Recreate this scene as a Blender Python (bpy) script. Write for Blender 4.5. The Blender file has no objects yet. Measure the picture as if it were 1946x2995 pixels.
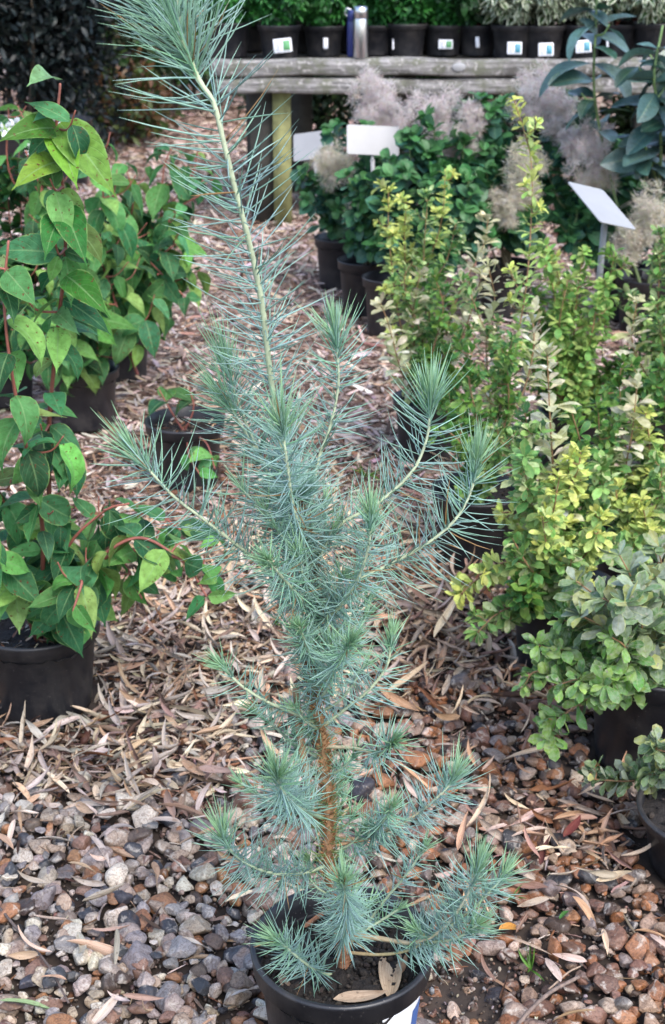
import bpy, math, random
import numpy as np
from mathutils import Vector
# ------------------------------------------------------------------ camera, sky, sun, exposure
SC = bpy.context.scene
COL = SC.collection
HC, PITCH, FPX = 1.31, math.radians(22.9), 4000.0
cam_d = bpy.data.cameras.new('camera'); cam = bpy.data.objects.new('camera', cam_d); COL.objects.link(cam)
cam.location = (0, 0, HC); cam.rotation_euler = (math.pi/2-PITCH, 0, 0)
cam_d.sensor_fit = 'VERTICAL'; cam_d.sensor_height = 36.0; cam_d.lens = 36.0*FPX/2995.0
cam_d.clip_start = 0.05; cam_d.clip_end = 500
cam_d.dof.use_dof = True; cam_d.dof.focus_distance = 1.55; cam_d.dof.aperture_fstop = 12.0
SC.camera = cam
SUN_EL, SUN_AZ = math.radians(52), math.radians(150)
w = bpy.data.worlds.new("World"); SC.world = w; w.use_nodes = True
nt = w.node_tree; bgn = nt.nodes['Background']; sky = nt.nodes.new('ShaderNodeTexSky')
sky.sky_type = 'NISHITA'; sky.sun_disc = False; sky.sun_elevation = SUN_EL; sky.sun_rotation = SUN_AZ
sky.air_density = 1.0; sky.dust_density = 2.2; sky.ozone_density = 1.0
nt.links.new(sky.outputs[0], bgn.inputs[0]); bgn.inputs[1].default_value = 0.15
sd = bpy.data.lights.new('sun', 'SUN'); sd.energy = 1.0; sd.angle = math.radians(28); sd.color = (1.0, 0.98, 0.955)
so = bpy.data.objects.new('sun', sd); COL.objects.link(so)
sdir = Vector((math.sin(SUN_AZ)*math.cos(SUN_EL), math.cos(SUN_AZ)*math.cos(SUN_EL), math.sin(SUN_EL)))
so.rotation_euler = sdir.to_track_quat('Z', 'Y').to_euler()
so.location = (0, 0, 6)
SC.view_settings.view_transform = 'Standard'; SC.view_settings.look = 'None'
SC.view_settings.exposure = 1.58; SC.view_settings.gamma = 1.0
# ------------------------------------------------------------------ helpers
R = np.random.default_rng(7)
K = 1946/1546.0
cp, sp = math.cos(PITCH), math.sin(PITCH)
def ray(sx, sy):
    x = (sx*K-973)/FPX; y = -(sy*K-1497.5)/FPX
    return np.array([x, y*sp+cp, y*cp-sp])
def P(sx, sy, Y):                      # a point at distance Y that the photograph shows at (sx, sy)
    d = ray(sx, sy); t = Y/d[1]
    return np.array([0, 0, HC])+d*t
def G(sx, sy, z=0.0):
    d = ray(sx, sy); t = (z-HC)/d[2]
    return np.array([0, 0, HC])+d*t
def proj(p):                           # world -> photograph coordinates (only used to decide what is in view)
    q = np.atleast_2d(p)-np.array([0, 0, HC])
    zc = q[:, 1]*cp-q[:, 2]*sp; yc = q[:, 1]*sp+q[:, 2]*cp
    return np.stack([(q[:, 0]/zc*FPX+973)/K, (1497.5-yc/zc*FPX)/K, zc], 1)
def L(*c):
    c = np.array(c, float)/255.0
    return np.where(c <= .04045, c/12.92, ((c+.055)/1.055)**2.4)
def nrm(a): return a/np.maximum(np.linalg.norm(a, axis=-1, keepdims=True), 1e-9)
def perp(d):
    a = np.where(np.abs(d[..., 2:3]) < .9, np.array([0, 0, 1.]), np.array([1., 0, 0]))
    return nrm(np.cross(d, a))
class Acc:
    def __init__(s): s.v=[]; s.q=[]; s.t=[]; s.uv=[]; s.c=[]; s.n=0
    def add(s, v, q=None, t=None, uv=None, c=None):
        v = np.asarray(v, np.float32).reshape(-1, 3); k = len(v)
        if k == 0: return
        s.v.append(v)
        if q is not None and len(q): s.q.append(np.asarray(q, np.int64).reshape(-1, 4)+s.n)
        if t is not None and len(t): s.t.append(np.asarray(t, np.int64).reshape(-1, 3)+s.n)
        s.uv.append(np.zeros((k, 2), np.float32) if uv is None else np.asarray(uv, np.float32).reshape(-1, 2))
        cc = np.ones((k, 3), np.float32)
        if c is not None: cc[:] = np.asarray(c, np.float32)
        s.c.append(cc); s.n += k
    def inst(s, tm, pos, D, N, scale, col):
        tv, tq, tt, tuv = tm
        k = len(pos); pos = np.asarray(pos, float); D = nrm(np.asarray(D, float)); N = np.asarray(N, float)
        X = nrm(np.cross(D, N)); N = nrm(np.cross(X, D))
        scale = np.asarray(scale, float)
        if scale.ndim == 1: scale = np.repeat(scale[:, None], 3, 1)
        lv = tv[None]*scale[:, None, :]
        wv = lv[..., 0:1]*X[:, None]+lv[..., 1:2]*D[:, None]+lv[..., 2:3]*N[:, None]+pos[:, None]
        m = len(tv); off = (np.arange(k)*m)[:, None, None]
        col = np.asarray(col, float)
        if col.ndim == 1: col = np.repeat(col[None], k, 0)
        s.add(wv.reshape(-1, 3), (tq[None]+off).reshape(-1, 4) if len(tq) else None,
              (tt[None]+off).reshape(-1, 3) if len(tt) else None,
              np.tile(tuv, (k, 1)), np.repeat(col, m, 0))
    def build(s, name, mat, parent=None, smooth=True):
        me = bpy.data.meshes.new(name)
        if s.n == 0: s.add(np.zeros((3, 3)), t=[[0, 1, 2]])
        v = np.concatenate(s.v); q = np.concatenate(s.q) if s.q else np.zeros((0, 4), np.int64)
        t = np.concatenate(s.t) if s.t else np.zeros((0, 3), np.int64)
        uv = np.concatenate(s.uv); c = np.concatenate(s.c)
        li = np.concatenate([q.ravel(), t.ravel()]).astype(np.int32)
        me.vertices.add(len(v)); me.loops.add(len(li)); me.polygons.add(len(q)+len(t))
        me.vertices.foreach_set('co', v.ravel().astype(np.float32))
        me.loops.foreach_set('vertex_index', li)
        ls = np.concatenate([np.arange(len(q))*4, len(q)*4+np.arange(len(t))*3]).astype(np.int32)
        me.polygons.foreach_set('loop_start', ls)
        me.polygons.foreach_set('use_smooth', np.full(len(q)+len(t), smooth))
        me.update(calc_edges=True)
        ul = me.uv_layers.new(name='uv'); ul.data.foreach_set('uv', uv[li].ravel().astype(np.float32))
        ca = me.color_attributes.new('col', 'FLOAT_COLOR', 'POINT')
        ca.data.foreach_set('color', np.concatenate([c, np.ones((len(c), 1))], 1).ravel().astype(np.float32))
        me.materials.append(mat)
        o = bpy.data.objects.new(name, me); COL.objects.link(o)
        if parent is not None:
            o.parent = parent; o.location = -Vector(parent_world(parent))
        return o
def parent_world(p):
    v = Vector((0, 0, 0))
    while p is not None: v += p.location; p = p.parent
    return v
def thing(name, loc, label, cat, group=None):
    o = bpy.data.objects.new(name, None); COL.objects.link(o); o.location = [float(a) for a in loc]; o.empty_display_size = .05
    tag(o, label, cat, group); return o
def tag(o, label, cat, group=None):
    o['label'] = label; o['category'] = cat
    if group: o['group'] = group
    return o
def smooth_path(pts, n=8):
    pts = np.asarray(pts, float)
    if len(pts) < 3:
        t = np.linspace(0, 1, n)[:, None]; return pts[0]*(1-t)+pts[-1]*t
    a = np.vstack([2*pts[0]-pts[1], pts, 2*pts[-1]-pts[-2]]); out = []
    for i in range(1, len(a)-2):
        t = np.linspace(0, 1, n, endpoint=False)[:, None]
        p0, p1, p2, p3 = a[i-1], a[i], a[i+1], a[i+2]
        out.append(.5*((2*p1)+(-p0+p2)*t+(2*p0-5*p1+4*p2-p3)*t*t+(-p0+3*p1-3*p2+p3)*t**3))
    out.append(pts[-1][None]); return np.vstack(out)
def arclen(p): return np.concatenate([[0], np.cumsum(np.linalg.norm(np.diff(p, axis=0), axis=1))])
def sample(p, s):
    a = arclen(p); s = np.clip(s, 0, a[-1])
    q = np.stack([np.interp(s, a, p[:, i]) for i in range(3)], -1)
    e = max(a[-1]*.01, 1e-5)
    q2 = np.stack([np.interp(np.clip(s+e, 0, a[-1]), a, p[:, i]) for i in range(3)], -1)
    q1 = np.stack([np.interp(np.clip(s-e, 0, a[-1]), a, p[:, i]) for i in range(3)], -1)
    return q, nrm(q2-q1)
def tube(acc, path, r0, r1, col0, col1=None, ns=7, lump=0.0):
    p = np.asarray(path, float); n = len(p); a = arclen(p); u = a/max(a[-1], 1e-6)
    T = nrm(np.gradient(p, axis=0)); A = perp(T[0:1])[0]; fr = []
    for i in range(n):
        A = A-T[i]*np.dot(A, T[i]); A = A/max(np.linalg.norm(A), 1e-9); fr.append(A)
    A = np.array(fr); B = np.cross(T, A)
    rad = (r0+(r1-r0)*u)[:, None]
    if lump: rad = rad*(1+lump*R.normal(size=(n, ns)))
    else: rad = np.repeat(rad, ns, 1)
    th = np.linspace(0, 2*np.pi, ns, endpoint=False)
    v = p[:, None]+rad[..., None]*(np.cos(th)[None, :, None]*A[:, None]+np.sin(th)[None, :, None]*B[:, None])
    i, j = np.meshgrid(np.arange(n-1), np.arange(ns), indexing='ij'); j2 = (j+1) % ns
    q = np.stack([i*ns+j, i*ns+j2, (i+1)*ns+j2, (i+1)*ns+j], -1).reshape(-1, 4)
    col0 = np.asarray(col0, float); col1 = col0 if col1 is None else np.asarray(col1, float)
    c = col0+(col1-col0)*u[:, None]; c = np.repeat(c, ns, 0)
    uv = np.stack([np.tile(np.arange(ns)/ns, n), np.repeat(a*20, ns)], 1)
    # end cap: a single tip vertex
    v = np.vstack([v.reshape(-1, 3), (p[-1]+T[-1]*(r1*.8))[None]]); c = np.vstack([c, c[-1:]]); uv = np.vstack([uv, uv[-1:]])
    t = np.array([[(n-1)*ns+k, (n-1)*ns+(k+1) % ns, n*ns] for k in range(ns)])
    acc.add(v, q, t, uv, c)
def lathe(acc, prof, cen, ns=64, col=(1, 1, 1), arc=None, squash=0.0):
    prof = np.asarray(prof, float); n = len(prof)
    full = arc is None
    th = np.linspace(0, 2*np.pi, ns, endpoint=False) if full else np.linspace(arc[0], arc[1], ns)
    v = np.stack([prof[:, 0:1]*np.cos(th)*(1+squash*np.cos(2*th)), prof[:, 0:1]*np.sin(th)*(1+squash*np.cos(2*th)), np.repeat(prof[:, 1:2], ns, 1)], -1)+np.asarray(cen)
    m = ns if full else ns-1
    i, j = np.meshgrid(np.arange(n-1), np.arange(m), indexing='ij'); j2 = (j+1) % ns
    q = np.stack([i*ns+j, i*ns+j2, (i+1)*ns+j2, (i+1)*ns+j], -1).reshape(-1, 4)
    uv = np.stack([np.tile(th/(2*np.pi), n), np.repeat(np.linspace(0, 1, n), ns)], 1)
    acc.add(v.reshape(-1, 3), q, None, uv, col)
def frame_box(acc, cen, X, Y, Z, sx, sy, sz, col=(1, 1, 1), bev=0.0):
    X, Y, Z = [np.asarray(a, float) for a in (X, Y, Z)]; cen = np.asarray(cen, float)
    if bev <= 0:
        c = np.array([[a, b, d] for a in (-1, 1) for b in (-1, 1) for d in (-1, 1)], float)*[sx/2, sy/2, sz/2]
        q = [[0, 1, 3, 2], [4, 6, 7, 5], [0, 4, 5, 1], [2, 3, 7, 6], [0, 2, 6, 4], [1, 5, 7, 3]]
        v = c; uv = c[:, :2]*5
    else:   # rounded rectangle in XY, thickness Z
        pts = []
        for qx, qy, a0 in ((1, 1, 0), (-1, 1, 90), (-1, -1, 180), (1, -1, 270)):
            for k in range(5):
                a = math.radians(a0+k*22.5); pts.append((qx*(sx/2-bev)+bev*math.cos(a), qy*(sy/2-bev)+bev*math.sin(a)))
        pts = np.array(pts); m = len(pts); e = sz*.25
        ctr = pts.mean(0)
        rings = [(pts*(1-e/max(sx, sy)), -sz/2), (pts, -sz/2+e), (pts, sz/2-e), (pts*(1-e/max(sx, sy)), sz/2)]
        v = np.vstack([np.column_stack([r, np.full(m, z)]) for r, z in rings]+[[[0, 0, -sz/2]], [[0, 0, sz/2]]])
        q = [[k*m+j, k*m+(j+1) % m, (k+1)*m+(j+1) % m, (k+1)*m+j] for k in range(3) for j in range(m)]
        t = [[4*m, (j+1) % m, j] for j in range(m)]+[[4*m+1, 3*m+j, 3*m+(j+1) % m] for j in range(m)]
        wv = cen+v[:, 0:1]*X+v[:, 1:2]*Y+v[:, 2:3]*Z
        acc.add(wv, q, t, v[:, :2]/[sx, sy]+.5, col); return
    acc.add(cen+v[:, 0:1]*X+v[:, 1:2]*Y+v[:, 2:3]*Z, q, None, uv, col)
# ------------------------------------------------------------------ materials
def newmat(name):
    m = bpy.data.materials.new(name); m.use_nodes = True; t = m.node_tree
    b = t.nodes['Principled BSDF']; return m, t, b
def nd(t, kind, **kw):
    n = t.nodes.new(kind)
    for k, v in kw.items():
        if k.startswith('i_'): n.inputs[k[2:].replace('_', ' ')].default_value = v
        else: setattr(n, k, v)
    return n
def ramp(t, stops, fac=None):
    r = t.nodes.new('ShaderNodeValToRGB'); e = r.color_ramp.elements
    while len(e) < len(stops): e.new(.5)
    for k, (p, c) in enumerate(stops):
        e[k].position = p; e[k].color = (*c, 1) if len(c) == 3 else c
    if fac is not None: t.links.new(fac, r.inputs[0])
    return r
def noise(t, scale, detail=4, vec=None, rough=.55, dist=0):
    n = t.nodes.new('ShaderNodeTexNoise'); n.inputs['Scale'].default_value = scale; n.inputs['Detail'].default_value = detail
    n.inputs['Roughness'].default_value = rough; n.inputs['Distortion'].default_value = dist
    if vec is not None: t.links.new(vec, n.inputs['Vector'])
    return n
def mix(t, a, b, fac, mode='MIX'):
    n = t.nodes.new('ShaderNodeMix'); n.data_type = 'RGBA'; n.blend_type = mode
    for val, s in ((fac, n.inputs[0]), (a, n.inputs[6]), (b, n.inputs[7])):
        if hasattr(val, 'is_linked') or hasattr(val, 'links'): t.links.new(val, s)
        elif isinstance(val, (int, float)): s.default_value = val
        else: s.default_value = (*[float(x) for x in val], 1)
    return n.outputs[2]
def math_(t, op, a, b=None, c=None, clamp=False):
    n = t.nodes.new('ShaderNodeMath'); n.operation = op; n.use_clamp = clamp
    for k, val in enumerate((a, b, c)):
        if val is None: continue
        if isinstance(val, (int, float)): n.inputs[k].default_value = val
        else: t.links.new(val, n.inputs[k])
    return n.outputs[0]
def attr(t, name='col'):
    a = t.nodes.new('ShaderNodeAttribute'); a.attribute_name = name; return a.outputs['Color']
def gcoord(t):
    return t.nodes.new('ShaderNodeNewGeometry').outputs['Position']
def bump(t, b, h, strength, dist):
    n = t.nodes.new('ShaderNodeBump'); n.inputs['Strength'].default_value = strength; n.inputs['Distance'].default_value = dist
    t.links.new(h, n.inputs['Height']); t.links.new(n.outputs[0], b.inputs['Normal'])
def translucent(t, b, colsock, fac):
    tr = t.nodes.new('ShaderNodeBsdfTranslucent'); ms = t.nodes.new('ShaderNodeMixShader'); ms.inputs[0].default_value = fac
    t.links.new(colsock, tr.inputs[0]); t.links.new(b.outputs[0], ms.inputs[1]); t.links.new(tr.outputs[0], ms.inputs[2])
    t.links.new(ms.outputs[0], t.nodes['Material Output'].inputs[0])
def leaf_mat(name, edge=None, edge_w=.8, rib=(.25, .4, .12), rough=.45, vein=1.0, spots=0.0, spotcol=(.12, .05, .02), bloom=0.0, tr=.3, nveins=9, spec=.4):
    m, t, b = newmat(name)
    uv = nd(t, 'ShaderNodeUVMap'); sep = nd(t, 'ShaderNodeSeparateXYZ'); t.links.new(uv.outputs[0], sep.inputs[0])
    u = math_(t, 'ABSOLUTE', math_(t, 'SUBTRACT', math_(t, 'MULTIPLY', sep.outputs[0], 2.0), 1.0))
    g = gcoord(t); base = attr(t)
    n1 = noise(t, 90, 3, g)
    c = mix(t, base, mix(t, base, (.55, .55, .45), 1.0, 'MULTIPLY'), ramp(t, [(.35, (0, 0, 0)), (.75, (1, 1, 1))], n1.outputs[0]).outputs[0])
    if edge is not None:
        n2 = noise(t, 60, 2, g)
        ef = math_(t, 'MULTIPLY_ADD', math_(t, 'SUBTRACT', n2.outputs[0], .5), .35, u)
        c = mix(t, c, edge, math_(t, 'MULTIPLY', ramp(t, [(edge_w, (0, 0, 0)), (min(edge_w+.15, 1), (1, 1, 1))], ef).outputs[0], .75))
    if spots > 0:
        n3 = noise(t, 160, 3, g, .6)
        c = mix(t, c, spotcol, ramp(t, [(.66-spots*.12, (0, 0, 0)), (.70-spots*.1, (1, 1, 1))], n3.outputs[0]).outputs[0])
    if bloom > 0:
        n4 = noise(t, 130, 4, g, .6)
        c = mix(t, c, (.52, .56, .52), math_(t, 'MULTIPLY', ramp(t, [(.38, (0, 0, 0)), (.62, (1, 1, 1))], n4.outputs[0]).outputs[0], bloom))
    # side veins curve forward from the midrib
    vv = math_(t, 'SUBTRACT', math_(t, 'MULTIPLY', sep.outputs[1], nveins), math_(t, 'MULTIPLY', math_(t, 'POWER', u, 1.4), nveins*.33))
    vf = math_(t, 'ABSOLUTE', math_(t, 'SUBTRACT', math_(t, 'FRACT', vv), .5))
    vein_f = ramp(t, [(0.0, (1, 1, 1)), (.10, (0, 0, 0))], vf).outputs[0]
    rib_f = ramp(t, [(0.03, (1, 1, 1)), (.085, (0, 0, 0))], u).outputs[0]
    c = mix(t, c, rib, math_(t, 'MULTIPLY', rib_f, .42*min(vein, 1)))
    c = mix(t, c, rib, math_(t, 'MULTIPLY', vein_f, .16*vein))
    t.links.new(c, b.inputs['Base Color'])
    b.inputs['Roughness'].default_value = rough; b.inputs['Specular IOR Level'].default_value = spec
    h = math_(t, 'MULTIPLY', math_(t, 'ADD', vein_f, rib_f), -1.0)
    bump(t, b, h, .5*vein, .0012)
    if tr: translucent(t, b, c, tr)
    return m
def plain_mat(name, col=None, rough=.5, n_scale=30, amp=.3, bump_s=0, bump_d=.002, metal=0, spec=.5, tr=0):
    m, t, b = newmat(name); g = gcoord(t)
    base = attr(t) if col is None else mix(t, col, col, 0.0)
    n1 = noise(t, n_scale, 5, g)
    c = mix(t, base, (0, 0, 0), math_(t, 'MULTIPLY', ramp(t, [(.35, (0, 0, 0)), (.8, (1, 1, 1))], n1.outputs[0]).outputs[0], amp))
    t.links.new(c, b.inputs['Base Color']); b.inputs['Roughness'].default_value = rough; b.inputs['Metallic'].default_value = metal
    b.inputs['Specular IOR Level'].default_value = spec
    if bump_s: bump(t, b, n1.outputs[0], bump_s, bump_d)
    if tr: translucent(t, b, c, tr)
    return m
def stone_mat(name, src):
    m, t, b = newmat(name)
    tc = nd(t, 'ShaderNodeTexCoord').outputs['Object'] if src == 'obj' else gcoord(t)
    g = gcoord(t)
    base = nd(t, 'ShaderNodeObjectInfo').outputs['Color'] if src == 'obj' else attr(t)
    big = noise(t, 45, 5, g, .6, .6); fine = noise(t, 260, 4, g, .65); vb = noise(t, 110, 3, g, .6, 1.2)
    c = mix(t, base, (.46, .42, .37), math_(t, 'MULTIPLY', ramp(t, [(.56, (0, 0, 0)), (.63, (1, 1, 1))], big.outputs[0]).outputs[0], .62))
    c = mix(t, c, (.10, .06, .045), math_(t, 'MULTIPLY', ramp(t, [(.6, (0, 0, 0)), (.68, (1, 1, 1))], vb.outputs[0]).outputs[0], .6))
    c = mix(t, c, (.30, .17, .09), math_(t, 'MULTIPLY', ramp(t, [(.30, (1, 1, 1)), (.4, (0, 0, 0))], big.outputs[0]).outputs[0], .35))
    c = mix(t, c, (.5, .5, .5), math_(t, 'MULTIPLY', fine.outputs[0], .5), 'OVERLAY')
    wv = noise(t, 150, 5, g, .7, 2.0); c = mix(t, c, mix(t, c, (.5, .45, .42), 1.0, 'MULTIPLY'), ramp(t, [(.45, (0, 0, 0)), (.62, (1, 1, 1))], wv.outputs[0]).outputs[0])
    t.links.new(c, b.inputs['Base Color'])
    t.links.new(ramp(t, [(.3, (.38,)*3), (.7, (.7,)*3)], big.outputs[0]).outputs[0], b.inputs['Roughness'])
    bump(t, b, math_(t, 'ADD', big.outputs[0], math_(t, 'MULTIPLY', fine.outputs[0], .35)), .7, .004)
    return m
def litter_mat(name, src):
    m, t, b = newmat(name); g = gcoord(t)
    base = nd(t, 'ShaderNodeObjectInfo').outputs['Color'] if src == 'obj' else attr(t)
    uv = nd(t, 'ShaderNodeUVMap'); mp = nd(t, 'ShaderNodeMapping'); mp.inputs['Scale'].default_value = (9, .7, 1)
    va = nd(t, 'ShaderNodeVectorMath', operation='ADD'); t.links.new(uv.outputs[0], va.inputs[0]); t.links.new(base, va.inputs[1])
    t.links.new(va.outputs[0], mp.inputs[0])
    st = noise(t, 4, 4, mp.outputs[0]); n2 = noise(t, 70, 4, g); n3 = noise(t, 220, 2, g)
    c = mix(t, base, mix(t, base, (.52, .45, .38), 1.0, 'MULTIPLY'), ramp(t, [(.42, (0, 0, 0)), (.7, (1, 1, 1))], st.outputs[0]).outputs[0])
    c = mix(t, c, (.15, .08, .04), math_(t, 'MULTIPLY', ramp(t, [(.58, (0, 0, 0)), (.7, (1, 1, 1))], n2.outputs[0]).outputs[0], .5))
    c = mix(t, c, (.10, .07, .05), math_(t, 'MULTIPLY', ramp(t, [(.66, (0, 0, 0)), (.7, (1, 1, 1))], n3.outputs[0]).outputs[0], .6))
    t.links.new(c, b.inputs['Base Color']); b.inputs['Roughness'].default_value = .62; b.inputs['Specular IOR Level'].default_value = .3
    bump(t, b, st.outputs[0], .5, .0015)
    return m
M = {}
def pot_material():
    m, t, b = newmat('black_plastic'); g = gcoord(t)
    n1 = noise(t, 18, 5, g); n2 = noise(t, 330, 2, g); mp = nd(t, 'ShaderNodeMapping'); mp.inputs['Scale'].default_value = (30, 30, 260)
    t.links.new(g, mp.inputs[0]); n3 = noise(t, 1, 3, mp.outputs[0])
    c = mix(t, (.012, .0125, .016), (.03, .028, .030), ramp(t, [(.4, (0, 0, 0)), (.7, (1, 1, 1))], n1.outputs[0]).outputs[0])
    n5 = noise(t, 9, 6, g, .7); c = mix(t, c, (.05, .043, .038), math_(t, 'MULTIPLY', ramp(t, [(.5, (0, 0, 0)), (.75, (1, 1, 1))], n5.outputs[0]).outputs[0], .6))
    c = mix(t, c, (.22, .2, .18), math_(t, 'MULTIPLY', ramp(t, [(.69, (0, 0, 0)), (.74, (1, 1, 1))], n2.outputs[0]).outputs[0], .55))
    t.links.new(c, b.inputs['Base Color'])
    t.links.new(ramp(t, [(.3, (.33,)*3), (.7, (.55,)*3)], n1.outputs[0]).outputs[0], b.inputs['Roughness'])
    bump(t, b, n3.outputs[0], .12, .001); return m
M['pot'] = pot_material()
M['soil'] = plain_mat('potting_soil', None, .85, 60, .5, 1.0, .012)
M['card'] = plain_mat('white_plastic', (.30, .30, .305), .45, 12, .12)
M['paper'] = plain_mat('printed_paper', None, .4, 30, .06)
M['stem'] = plain_mat('young_bark', None, .6, 160, .35, .5, .001)
M['bark'] = plain_mat('flaky_bark', None, .8, 120, .6, 1.0, .003)
M['flower'] = plain_mat('white_petals', (.75, .76, .78), .5, 40, .05, tr=.2)
M['stone'] = stone_mat('flint_stone_mass', 'attr'); M['stone_i'] = stone_mat('flint_stone', 'obj')
M['litter'] = litter_mat('dry_litter_mass', 'attr'); M['litter_i'] = litter_mat('dry_leaf', 'obj')
def needle_material():
    m, t, b = newmat('glaucous_needles'); base = attr(t); n = noise(t, 40, 2, gcoord(t))
    c = mix(t, base, mix(t, base, (.7, .8, .75), 1.0, 'MULTIPLY'), n.outputs[0])
    t.links.new(c, b.inputs['Base Color']); b.inputs['Roughness'].default_value = .42; b.inputs['Specular IOR Level'].default_value = .45
    translucent(t, b, c, .32); return m
M['needle'] = needle_material()
M['cornus'] = leaf_mat('dogwood_leaf', edge=(.24, .38, .12), edge_w=.93, rib=(.26, .42, .18), rough=.55, vein=1.0, spots=.3, tr=.36, spec=.2, nveins=7)
M['berb'] = leaf_mat('golden_leaf', edge=(.42, .50, .16), edge_w=.88, rib=(.40, .45, .12), rough=.5, vein=.5, spots=.25, spotcol=(.20, .16, .05), tr=.3, nveins=6)
M['mildew'] = leaf_mat('mildewed_leaf', edge=(.36, .42, .12), edge_w=.9, rib=(.36, .42, .2), rough=.7, vein=.8, spots=.35, spotcol=(.24, .22, .16), bloom=.22, tr=.2, nveins=6)
M['cotinus'] = leaf_mat('smokebush_leaf', rib=(.22, .36, .16), rough=.45, vein=.7, tr=.25, nveins=9)
M['bigleaf'] = leaf_mat('leathery_leaf', rib=(.2, .28, .16), rough=.3, vein=.8, tr=.12, nveins=8, spec=.6)
M['varieg'] = leaf_mat('variegated_leaf', edge=(.72, .76, .60), edge_w=.45, rib=(.2, .3, .1), rough=.4, vein=.4, tr=.25, nveins=6)
M['small'] = leaf_mat('small_leaf', rib=(.12, .2, .06), rough=.45, vein=.4, tr=.2, nveins=5)
M['plume'] = plain_mat('smoky_plume', None, .9, 20, .02, tr=.55, spec=.1)
def weathered_wood():
    m, t, b = newmat('weathered_timber'); g = gcoord(t)
    mp = nd(t, 'ShaderNodeMapping'); mp.inputs['Scale'].default_value = (1.2, 22, 22); t.links.new(g, mp.inputs[0])
    n1 = noise(t, 3, 6, mp.outputs[0], .65, .5); n2 = noise(t, 14, 5, g, .65); n3 = noise(t, 45, 4, g, .6)
    c = ramp(t, [(.32, (.055, .05, .048)), (.48, (.18, .172, .165)), (.68, (.38, .36, .355))], n1.outputs[0]).outputs[0]
    c = mix(t, c, (.12, .125, .085), math_(t, 'MULTIPLY', ramp(t, [(.46, (0, 0, 0)), (.6, (1, 1, 1))], n2.outputs[0]).outputs[0], .85))
    n4 = noise(t, 5, 6, g, .7, .4); c = mix(t, c, (.07, .065, .055), math_(t, 'MULTIPLY', ramp(t, [(.5, (0, 0, 0)), (.62, (1, 1, 1))], n4.outputs[0]).outputs[0], .7))
    c = mix(t, c, (.50, .47, .46), math_(t, 'MULTIPLY', ramp(t, [(.57, (0, 0, 0)), (.65, (1, 1, 1))], n3.outputs[0]).outputs[0], .6))
    t.links.new(c, b.inputs['Base Color']); b.inputs['Roughness'].default_value = .85
    bump(t, b, n1.outputs[0], .8, .01); return m
M['wood'] = weathered_wood()
M['mosswood'] = plain_mat('mossy_timber', (.27, .27, .11), .85, 25, .6, .8, .006)
M['darkwood'] = plain_mat('dark_timber', (.05, .045, .036), .85, 20, .5, .8, .006)  # very dark brown timber for the slats and most posts
M['steel'] = plain_mat('brushed_steel', (.62, .62, .65), .28, 30, .05, metal=1.0)
M['navy'] = plain_mat('navy_enamel', (.02, .03, .14), .3, 20, .1)
def ground_material():
    m, t, b = newmat('mulch_ground'); g = gcoord(t)
    v = nd(t, 'ShaderNodeTexVoronoi'); v.inputs['Scale'].default_value = 55; v.inputs['Randomness'].default_value = 1
    wn = noise(t, 30, 3, g); va = nd(t, 'ShaderNodeVectorMath', operation='MULTIPLY_ADD')
    t.links.new(wn.outputs['Color'], va.inputs[0]); va.inputs[1].default_value = (.05, .05, .05); t.links.new(g, va.inputs[2])
    t.links.new(va.outputs[0], v.inputs['Vector'])
    sep = nd(t, 'ShaderNodeSeparateColor'); t.links.new(v.outputs['Color'], sep.inputs[0])
    c = ramp(t, [(0, (.035, .02, .014)), (.3, (.11, .06, .04)), (.6, (.24, .15, .11)), (1, (.40, .31, .26))], sep.outputs[0]).outputs[0]
    px = nd(t, 'ShaderNodeSeparateXYZ'); t.links.new(g, px.inputs[0])
    near = ramp(t, [(.0, (1, 1, 1)), (.6, (1, 1, 1)), (1.0, (0, 0, 0))], math_(t, 'DIVIDE', px.outputs[1], 4.0)).outputs[0]
    soil = ramp(t, [(.3, (.02, .014, .011)), (.7, (.055, .038, .028))], noise(t, 25, 6, g).outputs[0]).outputs[0]
    c = mix(t, c, soil, near)
    t.links.new(c, b.inputs['Base Color']); b.inputs['Roughness'].default_value = .9
    bump(t, b, sep.outputs[0], .8, .02); return m
M['ground'] = ground_material()
# ------------------------------------------------------------------ templates
def leaf_tmpl(nl, nw, wfun, droop=.6, fold=.3, wave=.0, twist=.0, seed=0):
    rr = np.random.default_rng(seed)
    v = np.linspace(0, 1, nl+1); u = np.linspace(-1, 1, nw+1)
    V, U = np.meshgrid(v, u, indexing='ij'); W = np.array([wfun(a) for a in v])[:, None]
    ph = rr.uniform(0, 6.28)
    th = droop if abs(droop) > 1e-3 else 1e-3
    yc = np.sin(th*V)/th; zc = (np.cos(th*V)-1)/th
    x = U*W; lift = np.abs(x)*fold+wave*np.abs(U)*np.sin(V*9+ph+U*1.2)*W
    tw = twist*V
    x2 = x*np.cos(tw)-lift*np.sin(tw); l2 = x*np.sin(tw)+lift*np.cos(tw)
    y = yc+l2*np.sin(th*V); z = zc+l2*np.cos(th*V)
    ver = np.stack([x2, y, z], -1).reshape(-1, 3)
    m = nw+1; i, j = np.meshgrid(np.arange(nl), np.arange(nw), indexing='ij')
    q = np.stack([i*m+j, i*m+j+1, (i+1)*m+j+1, (i+1)*m+j], -1).reshape(-1, 4)
    return ver, q, np.zeros((0, 3), int), np.stack([U.ravel()*.5+.5, V.ravel()], 1)
def w_cornus(v): return .27*(max(math.sin(math.pi*min(v/.92, 1)**.72), 0)**.85)*(1-.25*v)+.012*(1-v)+.004
def w_obov(v): return (.035 if v < .15 else 0)+.19*max(0, math.sin(math.pi*(max(v, 0)**1.6)))**.75+.01
def w_round(v): return .03+.34*max(0, math.sin(math.pi*(v**1.15)))**.6
def w_ellip(v): return .02+.2*max(0, math.sin(math.pi*v))**.8
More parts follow.
